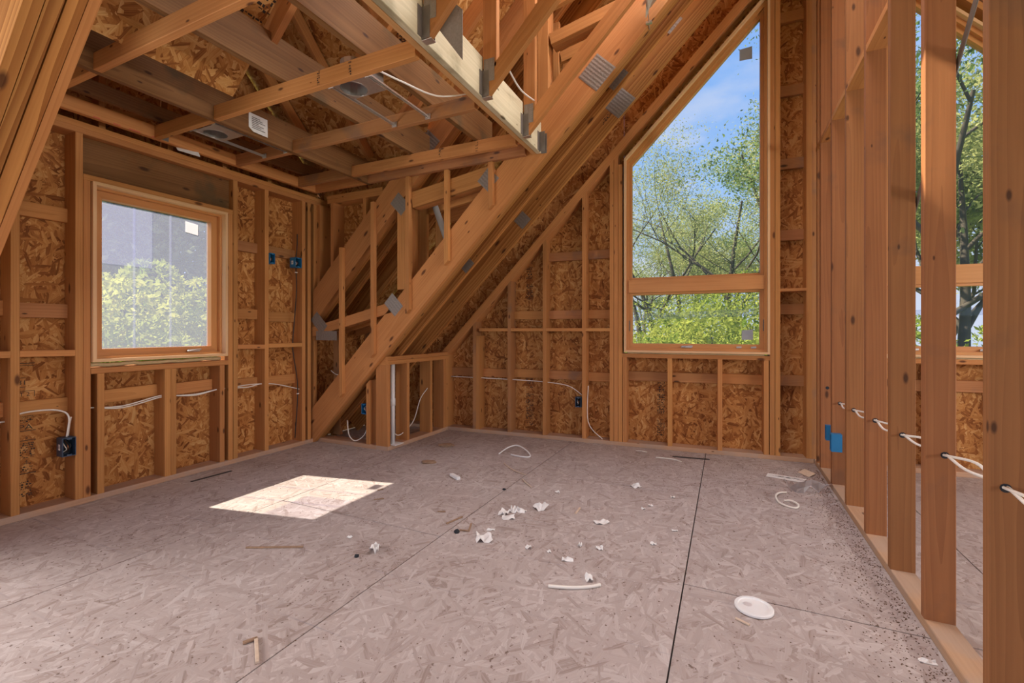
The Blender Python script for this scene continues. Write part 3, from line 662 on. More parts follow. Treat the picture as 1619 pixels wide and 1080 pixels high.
# ------------------------------------------------------------------ roof deck
roof = root('roof', (0.7, 0, 5.9), label='orange OSB roof deck above the trusses', cat='roof', kind='structure')
UD = V(1, 0, 1).normalized(); UDn = V(-1, 0, 1).normalized()
def deck(x0, x1, y0, y1, m=False):
    """sheet of the main roof from x0 to x1 (underside z = x + 5.20)"""
    ux = V(-1, 0, 1).normalized() if m else UD
    k = math.sqrt(2)
    a = (x0, deckz(x0)); o = V(SM - x0, 0, a[1]) if m else V(x0, 0, a[1])
    L_ = (x1 - x0) * k
    prism('roof_panel', roof, [(0, y0), (L_, y0), (L_, y1), (0, y1)], ux, Y1, o, 0.012 if not m else 0.012, 'roofosb')
for y0, y1 in ((-3.5, -1.27), (-1.27, 0.40)):
    for x0, x1 in ((-4.25, -3.41), (-3.41, -2.55), (-2.55, -1.69), (-1.69, -0.83), (-0.83, 0.72)): deck(x0, x1, y0, y1)
for x0, x1 in ((-2.69, -1.93), (-1.93, -1.07), (-1.07, 0.72)): deck(x0, x1, 0.40, 1.772)
def deck_poly(pts):
    k = math.sqrt(2); prism('roof_panel', roof, [((x - -1.0) * k, y) for x, y in pts], UD, Y1, V(-1.0, 0, deckz(-1.0)), 0.012, 'roofosb')
deck_poly([(-1.00, 1.772), (-0.25, 1.772), (-0.25, 3.44), (-2.55, 3.44), (-1.12, 2.00)]); deck_poly([(-0.25, 1.772), (0.72, 1.772), (0.72, 3.44), (-0.25, 3.44)])
for x0, x1 in ((-4.25, -3.41), (-3.41, -2.55), (-2.55, -1.69), (-1.69, -0.83), (-0.83, 0.72)): deck(x0, x1, 3.44, 4.62)
for y0, y1 in ((-3.5, 0.55), (0.55, 2.6), (2.60, 4.95)):
    for x0, x1 in ((-3.9, -1.6), (-1.60, 0.72)): deck(x0, x1, y0, y1, True)
# dormer roof: ridge along X at y = 1.98, 45 degree slopes, cut along the valleys of the main roof
def dz(y): return 6.06 - y if y > 1.98 else y + 2.10
def dormer_sheet(pts, far):
    uy = V(0, 1, -1).normalized() if far else V(0, 1, 1).normalized(); k = math.sqrt(2)
    prism('roof_panel', roof, [(x, (y - 1.98) * k) for x, y in pts], X1, uy, V(0, 1.98, 4.08), 0.012, 'roofosb')
vx = lambda y: dz(y) - 5.20 + 0.05                        # lapped a little under the valley
for a, b_ in ((1.98, 2.72), (2.72, 3.47)):
    dormer_sheet([(-3.95, a), (-2.75, a), (-2.75, b_), (-3.95, b_)], True)
    dormer_sheet([(-2.75, a), (vx(a), a), (vx(b_), b_), (-2.75, b_)], True)
for a, b_ in ((0.42, 1.20), (1.20, 1.98)):
    dormer_sheet([(-3.95, a), (-2.75, a), (-2.75, b_), (-3.95, b_)], False)
    dormer_sheet([(-2.75, a), (max(vx(a), -2.70), a), (vx(b_), b_), (-2.75, b_)], False)
# black mill stamp on the deck
def deck_print(x, y, w, h, dens=0.9, hm=0.012):
    p = V(x, y, deckz(x)) + V(1, 0, -1).normalized() * 0.0008
    bars('stamp_print', roof, p, Y1, V(-1, 0, -1).normalized(), print_rows(w, h, dens, rr, hm))
deck_print(-2.22, 1.42, 0.33, 0.22)
fp = V(-1.95, 2.62, dz(2.62)) - V(0, 1, 1).normalized() * 0.0008
bars('stamp_print', roof, fp, V(-1, 0, 0), V(0, 1, -1).normalized(), print_rows(0.30, 0.25, 0.9, rr, 0.008))

# ------------------------------------------------------------------ trusses
def nailplate(parent, c, u, v, w, h, nrm, mat='nailplate'):
    """toothed steel plate: thin sheet with stamped ridges"""
    u, v, nrm = Vector(u).normalized(), Vector(v).normalized(), Vector(nrm).normalized(); vs, fs = [], []
    n = max(4, int(w / 0.012)); 
    for i in range(n + 1):
        x = -w / 2 + w * i / n; d = 0.0022 if i % 2 else 0.0010
        for y in (-h / 2, h / 2): vs.append(tuple(u * x + v * y + nrm * d))
    for i in range(n): fs.append((2 * i, 2 * i + 2, 2 * i + 3, 2 * i + 1))
    return link('nail_plate', mesh_from(vs, fs), mat, parent, Matrix.Translation(Vector(c)))
DIA = V(1, 0, 1).normalized(); PER = V(-1, 0, 1).normalized()
def chord(name, par, c0, c1, x0, x1, y0, t, mat, plumb0=False):
    """45 degree board between lines z=x+c0 and z=x+c1 from x0 to x1, from y0 to y0+t"""
    k = 1 / math.sqrt(2); h = (c1 - c0) * k
    L_ = (x1 - x0) * math.sqrt(2)
    poly = [(0, 0), (L_, 0), (L_, h), (0, h)] if not plumb0 else [(0, 0), (L_, 0), (L_, h), (h, h)]
    return prism(name, par, poly, DIA, PER, V(x0, y0 + t, x0 + c0), t, mat)       # DIA x PER = -Y
def web(name, par, a, b_, w, y0, t, mat='stud'):
    a, b_ = V(a[0], y0 + t / 2, a[1]), V(b_[0], y0 + t / 2, b_[1]); d = (b_ - a).normalized()
    return board(name, par, a, b_, w, t, d.cross(Y1), mat)
def truss_ply(par, y0, t=T, mat='stud', x1=0.70, plates=()):
    chord('lower_chord', par, 3.70, 4.05, -3.70, x1, y0, t, mat)
    chord('upper_chord', par, 4.87, 5.195, -3.70 if y0 < 3.45 else -4.20, x1, y0, t, mat, y0 < 3.45)
    web('web', par, (-3.72, 1.09), (-2.72, 1.315), 0.095, y0, t)
    web('vertical_web', par, (-2.59, 1.47), (-2.59, 2.27), D6, y0, t)
    web('web', par, (-2.50, 2.25), (-1.72, 2.365), D6, y0, t)
    web('vertical_web', par, (-1.27, 2.79), (-1.27, 3.60), D4, y0, t)
    web('web', par, (-1.21, 3.31), (-0.60, 3.43), D4, y0, t)
    web('vertical_web', par, (-0.05, 4.01), (-0.05, 4.82), D4, y0, t)
def cplate(par, x, c, w, h, y):
    nailplate(par, V(x, y, x + c), DIA, PER, w, h, -Y1)
Y3 = 3.250
g1 = root('girder_truss', (-3.7, Y3, 0.0), label='three-ply girder truss rising from floor beside the knee wall', cat='truss')
for k in range(3): truss_ply(g1, Y3 + k * (T + 0.0005), mat=('stud', 'stud', 'pine')[k])
for x, c, w, h in ((-2.70, 4.035, 0.13, 0.17), (-2.63, 4.86, 0.13, 0.17), (-1.74, 4.06, 0.14, 0.14), (-0.85, 3.82, 0.20, 0.19), (-3.62, 4.80, 0.12, 0.20)):
    cplate(g1, x, c, w, h, Y3 - 0.0005)
nailplate(g1, V(-2.36, Y3 - 0.001, 2.70), DIA, PER, 0.24, 0.20, -Y1); 
nailplate(g1, V(-3.52, Y3 - 0.001, 1.055), X1, Z1, 0.28, 0.09, -Y1)
for i, x in enumerate((-3.30, -2.915, -2.52, -2.12, -1.702)):
    z0 = x + 3.79; zt = min(x + 5.19, 2.448)
    prism('furring_strip', g1, [(z0 - T / 2, -T / 2), (z0 + T / 2, T / 2), (zt, T / 2), (zt, -T / 2)], Z1, X1, V(x, Y3 - T, 0), T, 'stud')
lab = {3.497: ('single roof truss just behind the three-ply girder truss', ((-0.78, 3.83, 0.16, 0.15), (-2.10, 3.80, 0.12, 0.13))),
       3.842: ('single roof truss closest to the far gable wall', ((-0.82, 3.84, 0.20, 0.20), (-0.42, 4.0, 0.14, 0.16), (-1.70, 3.82, 0.12, 0.12)))}
for y, (lb, pl) in lab.items():
    g = root('roof_truss', (-3.7, y, 0.0), label=lb, cat='truss')
    truss_ply(g, y, mat='pine')
    for x, c, w, h in pl: cplate(g, x, c, w, h, y - 0.0005)
    if y > 3.6: bars('pencil_mark', g, V(-0.95, y - 0.001, -0.95 + 3.80), DIA, PER, print_rows(0.16, 0.03, 1, rr, 0.006))
g0 = root('girder_truss', (-3.7, 0.55, 0.0), label='multi-ply girder truss sloping across the upper left corner', cat='truss')
for y0, t, mat in ((0.551, 0.037, 'pine'), (0.590, 0.034, 'pine'), (0.628, 0.038, 'pine')): truss_ply(g0, y0, t, mat)
chord('nailer', g0, 3.70, 3.79, -3.65, 0.2, 0.668, 0.026, 'stud')

# header beam and its hangers
hb = root('header_beam', (-1.32, 0.7, 2.456), label='long double header beam with mouldy pale side at dormer edge', cat='beam')
board('beam_ply', hb, (-1.336, 0.70, 2.573), (-1.336, 3.245, 2.573), 0.235, 0.036, Z1, 'header')
board('beam_ply', hb, (-1.299, 0.70, 2.573), (-1.299, 3.245, 2.573), 0.235, 0.036, Z1, 'mouldy')
bars('pencil_mark', hb, V(-1.2805, 1.55, 2.60), Y1, Z1, [(0, 0, 0.05, 0.003), (0.02, 0.0, 0.003, 0.05), (0, 0.05, 0.045, 0.003), (0.03, 0.02, 0.05, 0.003)])
bars('red_line', hb, V(-1.3545, 1.40, 2.459), Y1, Z1, [(0, 0, 0.35, 0.006)], 'redmark')
JY = (1.740, 2.318, 2.898)
for y in JY + (3.205,):
    for dy in (-0.004, T + 0.001): jh = box('joist_hanger', hb, (-1.2805, y + dy, 2.452), (-1.235, y + dy + 0.003, 2.60), 'darksteel')
    hf_ = box('hanger_flange', hb, (-1.2808, y - 0.034, 2.46), (-1.2775, y - 0.002, 2.60), 'darksteel')
    if y < 3.1: box('hanger_seat', jh, (-1.281, y - 0.001, 2.447), (-1.228, y + T + 0.001, 2.4505), 'galv')
for y, lb, tail in zip(JY, ('jack truss on the header, nearest to the camera', 'middle jack truss of three hung on header beam', 'jack truss on header next to the three-ply girder'), (-2.42, -2.40, -2.40)):
    j = root('jack_truss', (-1.27, y, 2.45), label=lb, cat='truss', group='jack trusses hung on the header beam')
    chord('lower_chord', j, 3.705, 3.832, -1.255, 0.70, y, T, 'stud')
    chord('upper_chord', j, 5.03, 5.195, tail, 0.70, y, T, 'stud', True)
    web('vertical_web', j, (-1.232, 2.615), (-1.232, 3.80), D4, y, T)
    web('web', j, (-1.18, 3.30), (-0.55, 3.42), D4, y, T); web('vertical_web', j, (-0.05, 3.80), (-0.05, 4.95), D4, y, T)
    nailplate(j, V(-1.235, y - 0.0005, 2.60), X1, Z1, 0.07, 0.13, -Y1); nailplate(j, V(-1.235, y + T + 0.0005, 2.60), X1, Z1, 0.07, 0.13, Y1)
    if y < 2.0: prism('nail_plate', j, [(-1.21, 2.50), (-1.085, 2.33), (-1.085, 2.56), (-1.125, 2.60)], X1, Z1, V(0, y + T + 0.004, 0), 0.002, 'nailplate')

# dormer trusses: tie beam along Y, rafters on both slopes
dl = {-3.600: ('dormer truss against the left wall gable', 2.56, 2.66), -2.999: ('dormer truss with the low tie flush with ceiling joists', 2.450, 2.655),
      -2.345: ('dormer truss with wide dark tie above the ceiling joists, middle', 2.545, 2.775), -1.740: ('dormer truss with tie nearest to the header beam', 2.545, 2.775)}
for x, (lb, z0, z1) in dl.items():
    d = root('dormer_truss', (x, 1.98, z0), label=lb, cat='truss', group='trusses of the dormer roof')
    board('tie_beam', d, (x + T / 2, 0.70, (z0 + z1) / 2), (x + T / 2, 3.247, (z0 + z1) / 2), z1 - z0, T, Z1, 'joist')
    k = 1 / math.sqrt(2); xe = min(4.0, x + 5.2)
    for far in (True, False):
        sgn = 1 if far else -1; top = 4.05 if x < -1.2 else 3.9
        e = V(0, sgn, -1).normalized(); nn = V(0, -sgn, -1).normalized()     # down slope, inwards
        yend = 3.30 if far else 0.68
        if x > -2.5: yend = 2.9 if far else 1.80
        if x > -2.0: yend = 2.5 if far else 1.75
        if not far and x > -2.5: continue
        a = V(x + T / 2, 1.98, 4.06) + nn * 0.05; L_ = abs(yend - 1.98) * math.sqrt(2)
        board('rafter', d, a + e * 0.03, a + e * L_, D4, T, nn, 'stud')
board('dormer_ridge', g1, (-3.8, 1.98, 3.93), (-1.2, 1.98, 3.93), 0.14, T, Z1, 'joist') if False else None

# ------------------------------------------------------------------ ceiling joists of the dormer
ceil = root('ceiling', (-2.5, 2.0, 2.45), label='open grid of ceiling joists over the dormer', cat='ceiling', kind='structure')
zc = 2.4945
for y in (1.214, 1.826, 2.410, 3.006):
    board('ceiling_joist', ceil, (-3.62, y + T / 2, zc), (-3.00, y + T / 2, zc), D4, T, Z1, 'weathered' if y > 2 else 'stud')
    board('ceiling_joist', ceil, (-2.96, y + T / 2, zc), (-1.385 if y > 1.3 else -1.356, y + T / 2, zc), D4, T, Z1, 'weathered' if y == 2.410 else 'stud')
board('ceiling_joist', ceil, (-2.96, 3.225, zc), (-1.40, 3.225, zc), D4, T, Z1, 'weathered'); board('ceiling_joist', ceil, (-3.62, 3.225, zc), (-3.00, 3.225, zc), D4, T, Z1)
for x, y in ((-2.05, 1.824), (-1.82, 1.824), (-2.05, 3.004), (-1.72, 3.004)):
    bars('stamp_print', ceil, V(x, y + 0.0012, 2.458), X1, Z1, print_rows(0.022, 0.075, 1, rr, 0.006))

# ------------------------------------------------------------------ recessed light housings
def recessed_light(center, u, v, n, w, h, hole, label, bars_=None, clips=True):
    """mounting plate w x h in plane (u, v) with a round opening; n points down into the room"""
    c, u, v, n = Vector(center), Vector(u).normalized(), Vector(v).normalized(), Vector(n).normalized()
    t = root('recessed_light', c, label=label, cat='light', group='recessed light housings')
    Wm = basis(u, v, u.cross(v), c); K = 24; vs, fs = [], []
    off = (-w * 0.14, 0)
    for rr_, zz in ((hole, 0.0), (hole, 0.0018)):
        for k in range(K):
            g = 2 * math.pi * k / K; vs.append((off[0] + hole * math.cos(g), off[1] + hole * math.sin(g), zz))
    for zz in (0.0, 0.0018):
        for k in range(K):
            g = 2 * math.pi * k / K; cx_, sy_ = math.cos(g), math.sin(g); q = max(abs(cx_), abs(sy_)); vs.append((cx_ / q * w / 2, sy_ / q * h / 2, zz))
    for k in range(K):
        k2 = (k + 1) % K
        fs += [(k, k2, 2 * K + k2, 2 * K + k), (K + k, 3 * K + k, 3 * K + k2, K + k2), (2 * K + k, 2 * K + k2, 3 * K + k2, 3 * K + k), (k, K + k, K + k2, k2)]
    plate_ = link('mounting_plate', mesh_from(vs, fs), 'galv', t, Wm)
    up = -n; o = c + u * off[0]
    vs, fs = tube_mesh([V(0, 0, 0), up * 0.14], hole * 0.985, 24, False); vs2, fs2 = tube_mesh([up * 0.139, up * 0.1405], hole * 0.985, 24)
    k = len(vs); can = link('housing_can', mesh_from(vs + vs2, fs + [tuple(i + k for i in f) for f in fs2], smooth=False), 'galv', t, Matrix.Translation(o))
    vs, fs = tube_mesh([n * 0.003, up * 0.004], hole * 1.07, 24, False); link('trim_ring', mesh_from(vs, fs), 'galv', t, Matrix.Translation(o))
    jb = c + u * (w * 0.36) + up * 0.03
    board('junction_box', t, jb - v * h * 0.35 + up * 0.02, jb + v * h * 0.35 + up * 0.02, 0.075, 0.07, u, 'darksteel')
    tube('socket_wire', can, [o + up * 0.13, o + up * 0.09 + u * 0.02, o + up * 0.07 - u * 0.01], 0.006, 'copper')
    board('socket', can, o + up * 0.135, o + up * 0.085, 0.035, 0.035, u, 'redmark')
    for q in ((-.44, -.42), (-.2, -.42), (.2, -.42), (.43, -.4), (-.42, .42), (0.1, .42), (.42, .42)):
        pc = c + u * q[0] * w + v * q[1] * h + n * 0.0004
        board('slot', plate_, pc - u * 0.006, pc + u * 0.006, 0.005, 0.0012, v, 'inside')
    return t
def bar_hanger(t, x, y0, y1, z):
    for dx in (0.0, 0.008): bh = board('bar_hanger', t, (x + dx, y0, z + dx * 0.8), (x + dx, y1, z + dx * 0.8), 0.010, 0.003, Z1, 'galv')
    for y in (y0 + 0.004, y1 - 0.004):
        box('hanger_clip', bh, (x - 0.014, y - 0.004, z - 0.012), (x + 0.022, y + 0.004, z + 0.022), 'galv')
l1 = recessed_light((-3.165, 1.985, 2.462), X1, -Y1, -Z1, 0.235, 0.20, 0.072, 'recessed light housing between the joists above the left window')
bar_hanger(l1, -3.272, 1.865, 2.408, 2.462); bar_hanger(l1, -3.035, 1.865, 2.408, 2.462)
l2 = recessed_light((-1.862, 1.945, 2.462), X1, -Y1, -Z1, 0.245, 0.17, 0.075, 'recessed light housing between the joists near the header beam')
bar_hanger(l2, -1.995, 1.865, 2.408, 2.462); bar_hanger(l2, -1.728, 1.865, 2.408, 2.462)
pc = onS(1044, -26, 3.76)
l3 = recessed_light(pc, DIA, -Y1, V(1, 0, -1), 0.22, 0.18, 0.07, 'recessed light housing cut off by the top edge, on sloping trusses')
pb = onS(1023, 2, 3.74); pe = onS(1026, 36, 3.70)
prism('bracket', l3, [(0, -0.03), (0.10, -0.004), (0.10, 0.004), (0, 0.03)], (pe - pb).normalized(), Y1, pb, 0.003, 'galv')
board('bar_hanger', l3, pb, pe + (pe - pb) * 0.3, 0.012, 0.004, Y1, 'galv')
box('hanger_clip', l3, pe - V(0.02, 0.012, 0.008), pe + V(0.02, 0.012, 0.008), 'galv')

# ------------------------------------------------------------------ electrical boxes
def elec_box(o, u, v, n, w, h, d, label, mat='blue', wires=True, sticker=True):
    """open box; o = centre of the opening, n points out of the opening"""
    o, u, v, n = Vector(o), Vector(u).normalized(), Vector(v).normalized(), Vector(n).normalized()
    t = root('electrical_box', o - n * d, label=label, cat='electrical box', group='electrical boxes nailed to the studs')
    e = 0.004; M = basis(u, v, n, o); vs, fs = [], []
    for a, b_, z in ((w / 2, h / 2, -d), (w / 2, h / 2, 0), (w / 2 - e, h / 2 - e, 0), (w / 2 - e, h / 2 - e, -d + e)):
        vs += [(-a, -b_, z), (a, -b_, z), (a, b_, z), (-a, b_, z)]
    fs.append((3, 2, 1, 0))
    for l in range(3):
        for k in range(4): fs.append((4 * l + k, 4 * l + (k + 1) % 4, 4 * l + 4 + (k + 1) % 4, 4 * l + 4 + k))
    fs.append((12, 13, 14, 15))
    shell = link('box_shell', mesh_from(vs, fs), mat, t, M)
    board('box_back', t, o - n * (d - 0.006) - v * (h / 2 - .006), o - n * (d - 0.006) + v * (h / 2 - .006), w - 0.012, 0.003, u, 'inside')
    for sv in (-1, 1): board('screw_ear', shell, o - u * 0.012 + v * sv * (h / 2 - 0.007), o + u * 0.012 + v * sv * (h / 2 - 0.007), 0.011, 0.003, v, mat)
    if wires:
        for k, mt in enumerate(('cable', 'copper', 'blackcable')):
            a = o - n * (d - 0.012) + u * (k - 1) * w * 0.22 + v * h * 0.30
            tube('wire', t, [a, a - v * h * 0.25 + n * d * 0.55, a - v * h * 0.45 + n * d * 0.5 + u * (0.5 - k * 0.4) * w * 0.3, a - v * h * 0.60 + n * d * 0.25], 0.0028, mt)
    if sticker:
        q = o - u * (w / 2 + 0.0006) - n * d * 0.55
        bl_ = board('box_label', t, q - v * 0.018, q + v * 0.018, 0.024, 0.0010, n, 'paper')
        bars('label_print', bl_, q - u * 0.0008 - v * 0.010 - n * 0.006, n, v, [(0, 0.003 * i, 0.012, 0.0013) for i in range(6)])
    return t
elec_box((XL + 0.013, 1.396, 0.381), Y1, Z1, X1, 0.066, 0.115, 0.075, 'dark blue electrical box full of wires at lower left, open front', 'navy')
elec_box((XL + 0.013, 2.797, 1.752), Y1, Z1, X1, 0.052, 0.095, 0.075, 'blue electrical box right of the left window, nearer the window', sticker=False)
elec_box((XL + 0.013, 3.072, 1.752), Y1, Z1, X1, 0.070, 0.095, 0.075, 'blue electrical box with white label, high in the left wall near corner')
elec_box((-3.105, YD + 0.012, 0.362), X1, Z1, -Y1, 0.062, 0.098, 0.07, 'blue electrical box low down beside the knee wall, under the girder truss', sticker=False)
elec_box(bw(-1.334, -0.013, 0.395), BD, Z1, -BN, 0.060, 0.100, 0.07, 'blue electrical box on the gable wall left of the tall window', 'navy', sticker=False)
elec_box((XP - 0.020, 3.915, 0.375), -Y1, Z1, -X1, 0.05, 0.105, 0.062, 'upper left of two bright blue boxes on the partition, farther one', sticker=False)
elec_box((XP - 0.012, 3.785, 0.335), -Y1, Z1, -X1, 0.055, 0.120, 0.062, 'lower right of two bright blue boxes on the partition, nearer one', sticker=False)

# ------------------------------------------------------------------ cables and pipes
def cable(name, pts, r, mat, label, sm=6, cat='cable', group=None, n=6):
    o = tube(name, None, pts, r, mat, n, sm); tag(o, label, cat, group); return o
h = HOLES
def strand(pa, pb, bow, side): 
    m = (pa + pb) / 2 + V(side, 0, bow); return m
path = [V(xp, 4.1, 0.63), h[1] + V(0, 0.02, 0)]
for k, (sd, bw_) in enumerate(((0.012, 0.012), (-0.014, -0.012))):
    pts = []
    for i in range(1, 7):
        pts += [h[i] + V((k - .5) * 0.006, T + 0.01, 0.002), h[i] + V((k - .5) * 0.006, -0.01, 0.002)]
        if i < 7: pts.append(strand(h[i], h[i + 1], bw_ + (0.01 if i in (4, 5) else 0), sd))
    pts = [V(xp, 3.99, 0.47), V(xp + 0.01 * k, 3.96, 0.58)] + pts + [h[7]]
    cable('power_cable', pts, 0.0048, 'cable', ('upper white power cable running through holes in the partition studs', 'lower white power cable running through holes in the partition studs')[k], group='cables through the partition')
cable('power_cable', [V(XB + .03, 1.181, 0.60), V(XB + 0.05, 1.26, 0.615), V(XL - 0.05, 1.36, 0.61), V(XL - 0.02, 1.405, 0.565), V(XL - 0.02, 1.395, 0.44)], 0.005, 'cable', 'white cable arching into the lower left electrical box')
cable('power_cable', [V(XL - 0.03, 1.42, 0.56), V(XL - 0.035, 1.415, 0.52), V(XL - 0.045, 1.41, 0.44)], 0.005, 'cable', 'short white cable dropping beside king stud into lower left box')
cable('power_cable', [V(XL - .08, 1.0, 0.57), V(XL - .08, 1.143, 0.575)], 0.005, 'cable', 'white cable end at the left edge of the picture')
for k in range(2):
    pts = []
    for y, z in ((1.50, 0.60), (1.53, 0.60), (1.70, 0.575 + .012 * k), (1.92, 0.615 + .012 * k), (1.99, 0.617), (2.02, 0.615), (2.18, 0.60 + .008 * k), (2.34, 0.625), (2.44, 0.625), (2.60, 0.615 + .02 * k), (2.74, 0.63)):
        pts.append(V(XL - 0.045, y, z))
    if k == 0: pts += [V(XL - 0.045, 2.90, 0.605), V(XL - 0.03, 3.115, 0.54)]
    cable('power_cable', pts, 0.0042, 'cable', ('longer white cable strung through studs under the left window', 'shorter white cable strung through studs under the left window')[k], group='cables under the left window')
cable('thin_cable', [V(XL - 0.02, 3.085, 2.03), V(XL - 0.02, 3.083, 1.90), V(XL - 0.02, 3.07, 1.80)], 0.0045, 'blackcable', 'short black cable above the labelled blue box')
c2 = cable('thin_cable', [V(XL - 0.02, 3.07, 1.70), V(XL - 0.02, 3.075, 1.45), V(XL - 0.02, 3.035, 1.0), V(XL - 0.02, 3.045, 0.86), V(XL - 0.02, 3.09, 0.55), V(XL - 0.02, 3.06, 0.08)], 0.0045, 'blackcable', 'long black cable hanging below the labelled blue box to the floor')
for z, y in ((1.66, 3.071), (0.50, 3.088)): box('cable_staple', c2, (XL - 0.026, y - 0.012, z - .004), (XL - 0.012, y + 0.012, z + .004), 'cable')
cable('thin_cable', [V(XL - 0.02, 3.115, 1.80), V(XL, 3.145, 1.88), V(XL, 3.155, 1.90)], 0.003, 'blackcable', 'curled black wire end beside the labelled blue box')
cable('power_cable', [bw(-2.80, 0.05, 0.592), bw(-2.45, 0.05, 0.590), bw(-2.05, 0.05, 0.585), bw(-1.70, 0.05, 0.575), bw(-1.45, 0.05, 0.545), bw(-1.31, 0.05, 0.46)], 0.0045, 'cable', 'white cable strung along the gable wall to its blue box')
cable('power_cable', [bw(-1.24, 0.02, 0.56), bw(-1.24, 0.02, 0.20), bw(-1.10, 0.02, 0.045)], 0.004, 'cable', 'white cable hanging down the gable wall stud to the plate')
cable('power_cable', [V(-3.35, YD + 0.05, 0.23), V(-3.30, YD + 0.02, 0.10), V(-3.22, YD + 0.02, 0.05), V(-3.12, YD + 0.03, 0.11), V(-3.08, YD + 0.05, 0.22)], 0.005, 'cable', 'white cable looping below the girder truss left of knee wall')
cable('power_cable', [V(-2.86, 3.42, 0.16), V(-2.86, 3.50, 0.10), V(-2.86, 3.60, 0.115), V(-2.86, 3.75, 0.20), V(-2.86, 3.86, 0.40), V(-2.85, 3.97, 0.50), V(-2.86, 4.05, 0.58)], 0.005, 'cable', 'white cable looping between the knee wall studs')
cable('power_cable', [V(-3.62, YD + .1, 0.70), V(-3.55, YD + .1, 0.665), V(-3.45, YD + .1, 0.66)], 0.0045, 'cable', 'short white cable in the dark corner behind the girder truss')
cable('power_cable', [V(-1.66, 1.86, 2.47), V(-1.60, 1.98, 2.455), V(-1.50, 2.18, 2.445), V(-1.37, 2.33, 2.50)], 0.005, 'cable', 'white cable drooping from ceiling joist to the header beam')
cable('power_cable', [V(-1.16, 2.36, 2.66), V(-1.17, 2.60, 2.615), V(-1.18, 2.86, 2.66)], 0.005, 'cable', 'white cable spanning between two jack trusses')
pp = root('vent_pipe', (-2.835, 3.40, 0.02), label='white plastic pipe standing behind the knee wall corner stud', cat='pipe')
tube('pipe', pp, [V(-2.835, 3.40, 0.02), V(-2.835, 3.40, 0.79)], 0.021, 'pvc', 14, 0); tube('coupling', pp, [V(-2.835, 3.40, 0.40), V(-2.835, 3.40, 0.47)], 0.026, 'pvc', 14, 0)
box('floor_flange', pp, (-2.88, 3.36, 0.038), (-2.77, 3.48, 0.044), 'paper')
a, b_ = onY(684, 315, 3.46), onY(712, 395, 3.46)
cable('drain_pipe', [a, b_], 0.028, 'greypipe', 'grey plastic pipe slanting behind the girder truss', 0, 'pipe', n=14)
# paper tags
def sheet(name, pts, mat, label, cat, t=0.0015, seg=None):
    vs = [tuple(Vector(p)) for p in pts]; c = sum((Vector(p) for p in pts), V(0, 0, 0)) / len(pts)
    n = (Vector(pts[1]) - Vector(pts[0])).cross(Vector(pts[-1]) - Vector(pts[0])).normalized(); k = len(pts)
    allv = [tuple(Vector(p) - c) for p in pts] + [tuple(Vector(p) - c + n * t) for p in pts]
    fs = [tuple(range(k - 1, -1, -1)), tuple(range(k, 2 * k))] + [(i, (i + 1) % k, k + (i + 1) % k, k + i) for i in range(k)]
    o = link(name, mesh_from(allv, fs), mat, None, Matrix.Translation(c)); tag(o, label, cat); return o
tg = sheet('paper_tag', [V(-2.959, 2.06, 2.50), V(-2.955, 2.09, 2.475), V(-2.955, 2.20, 2.475), V(-2.959, 2.20, 2.60), V(-2.959, 2.06, 2.60)], 'paper', 'printed paper tag stapled to dark ceiling tie beam', 'tag')
bars('tag_print', tg, V(-2.953, 2.08, 2.50), Y1, Z1, [(0, 0.012 * i, (0.10, 0.07, 0.09, 0.05, 0.10, 0.08, 0.06)[i], 0.004) for i in range(7)])
sheet('paper_tag', [V(-3.66, 1.985, 2.452), V(-3.64, 1.985, 2.425), V(-3.60, 2.12, 2.415), V(-3.62, 2.12, 2.452)], 'paper', 'curled white paper tag hanging under the ledger above left window', 'tag')
box_ = box('connector_plate', None, (-3.6205, 1.845, 2.455), (-3.618, 1.915, 2.535), 'darksteel'); tag(box_, 'small dark steel plate on the ledger near paper tag', 'plate')

# ------------------------------------------------------------------ things left on the floor
def on_floor(px, py, dz=0.0): 
    p = fl(px, py); p.z = dz; return p
lid = root('bucket_lid', on_floor(1192, 963), label='round white plastic bucket lid lying on the floor', cat='lid')
def lathe(name, par, prof, c, mat, n=40):
    vs, fs = [], []
    for r_, z in prof:
        for k in range(n):
            g = 2 * math.pi * k / n; vs.append((r_ * math.cos(g), r_ * math.sin(g), z))
    for i in range(len(prof) - 1):
        for k in range(n): fs.append((i * n + k, i * n + (k + 1) % n, (i + 1) * n + (k + 1) % n, (i + 1) * n + k))
    fs.append(tuple(range((len(prof) - 1) * n, len(prof) * n)))
    return link(name, mesh_from(vs, fs, smooth=False), mat, par, Matrix.Translation(c))
lc = on_floor(1192, 963)
lathe('rim', lid, [(0.066, 0.001), (0.070, 0.004), (0.070, 0.011), (0.067, 0.014), (0.058, 0.014), (0.056, 0.009), (0.0, 0.009)], lc, 'whiteplastic')
lathe('recess', lid, [(0.016, 0.0095), (0.015, 0.0105), (0.001, 0.0108)], lc + V(-0.022, 0.008, 0), 'sticker', 20)
def offcut(pts, r, mat, label, cat='cable offcut', name='cable_offcut'):
    q = [on_floor(x, y, z) for x, y, z in pts]; return cable(name, q, r, mat, label, 8, cat)
offcut([(789, 718.5, .006), (803, 713, .03), (818, 712, .045), (833, 718, .03), (838, 723, .007), (824, 723, .006), (808, 719.5, .006)], 0.006, 'whiteplastic', 'looped white cable offcut on the floor near the knee wall')
offcut([(1243, 780, .007), (1232, 782, .012), (1226.5, 788, .016), (1231, 796, .010), (1244, 802, .007), (1259, 805, .007), (1262, 801, .012), (1251, 795.5, .016), (1240, 793.5, .008)], 0.006, 'cable', 'coiled beige cable offcut on the floor near the partition')
offcut([(867, 929, .007), (885, 931, .008), (910, 932, .008), (935, 930, .007), (949, 927, .007)], 0.0075, 'cable', 'straight beige cable offcut in the middle of the floor')
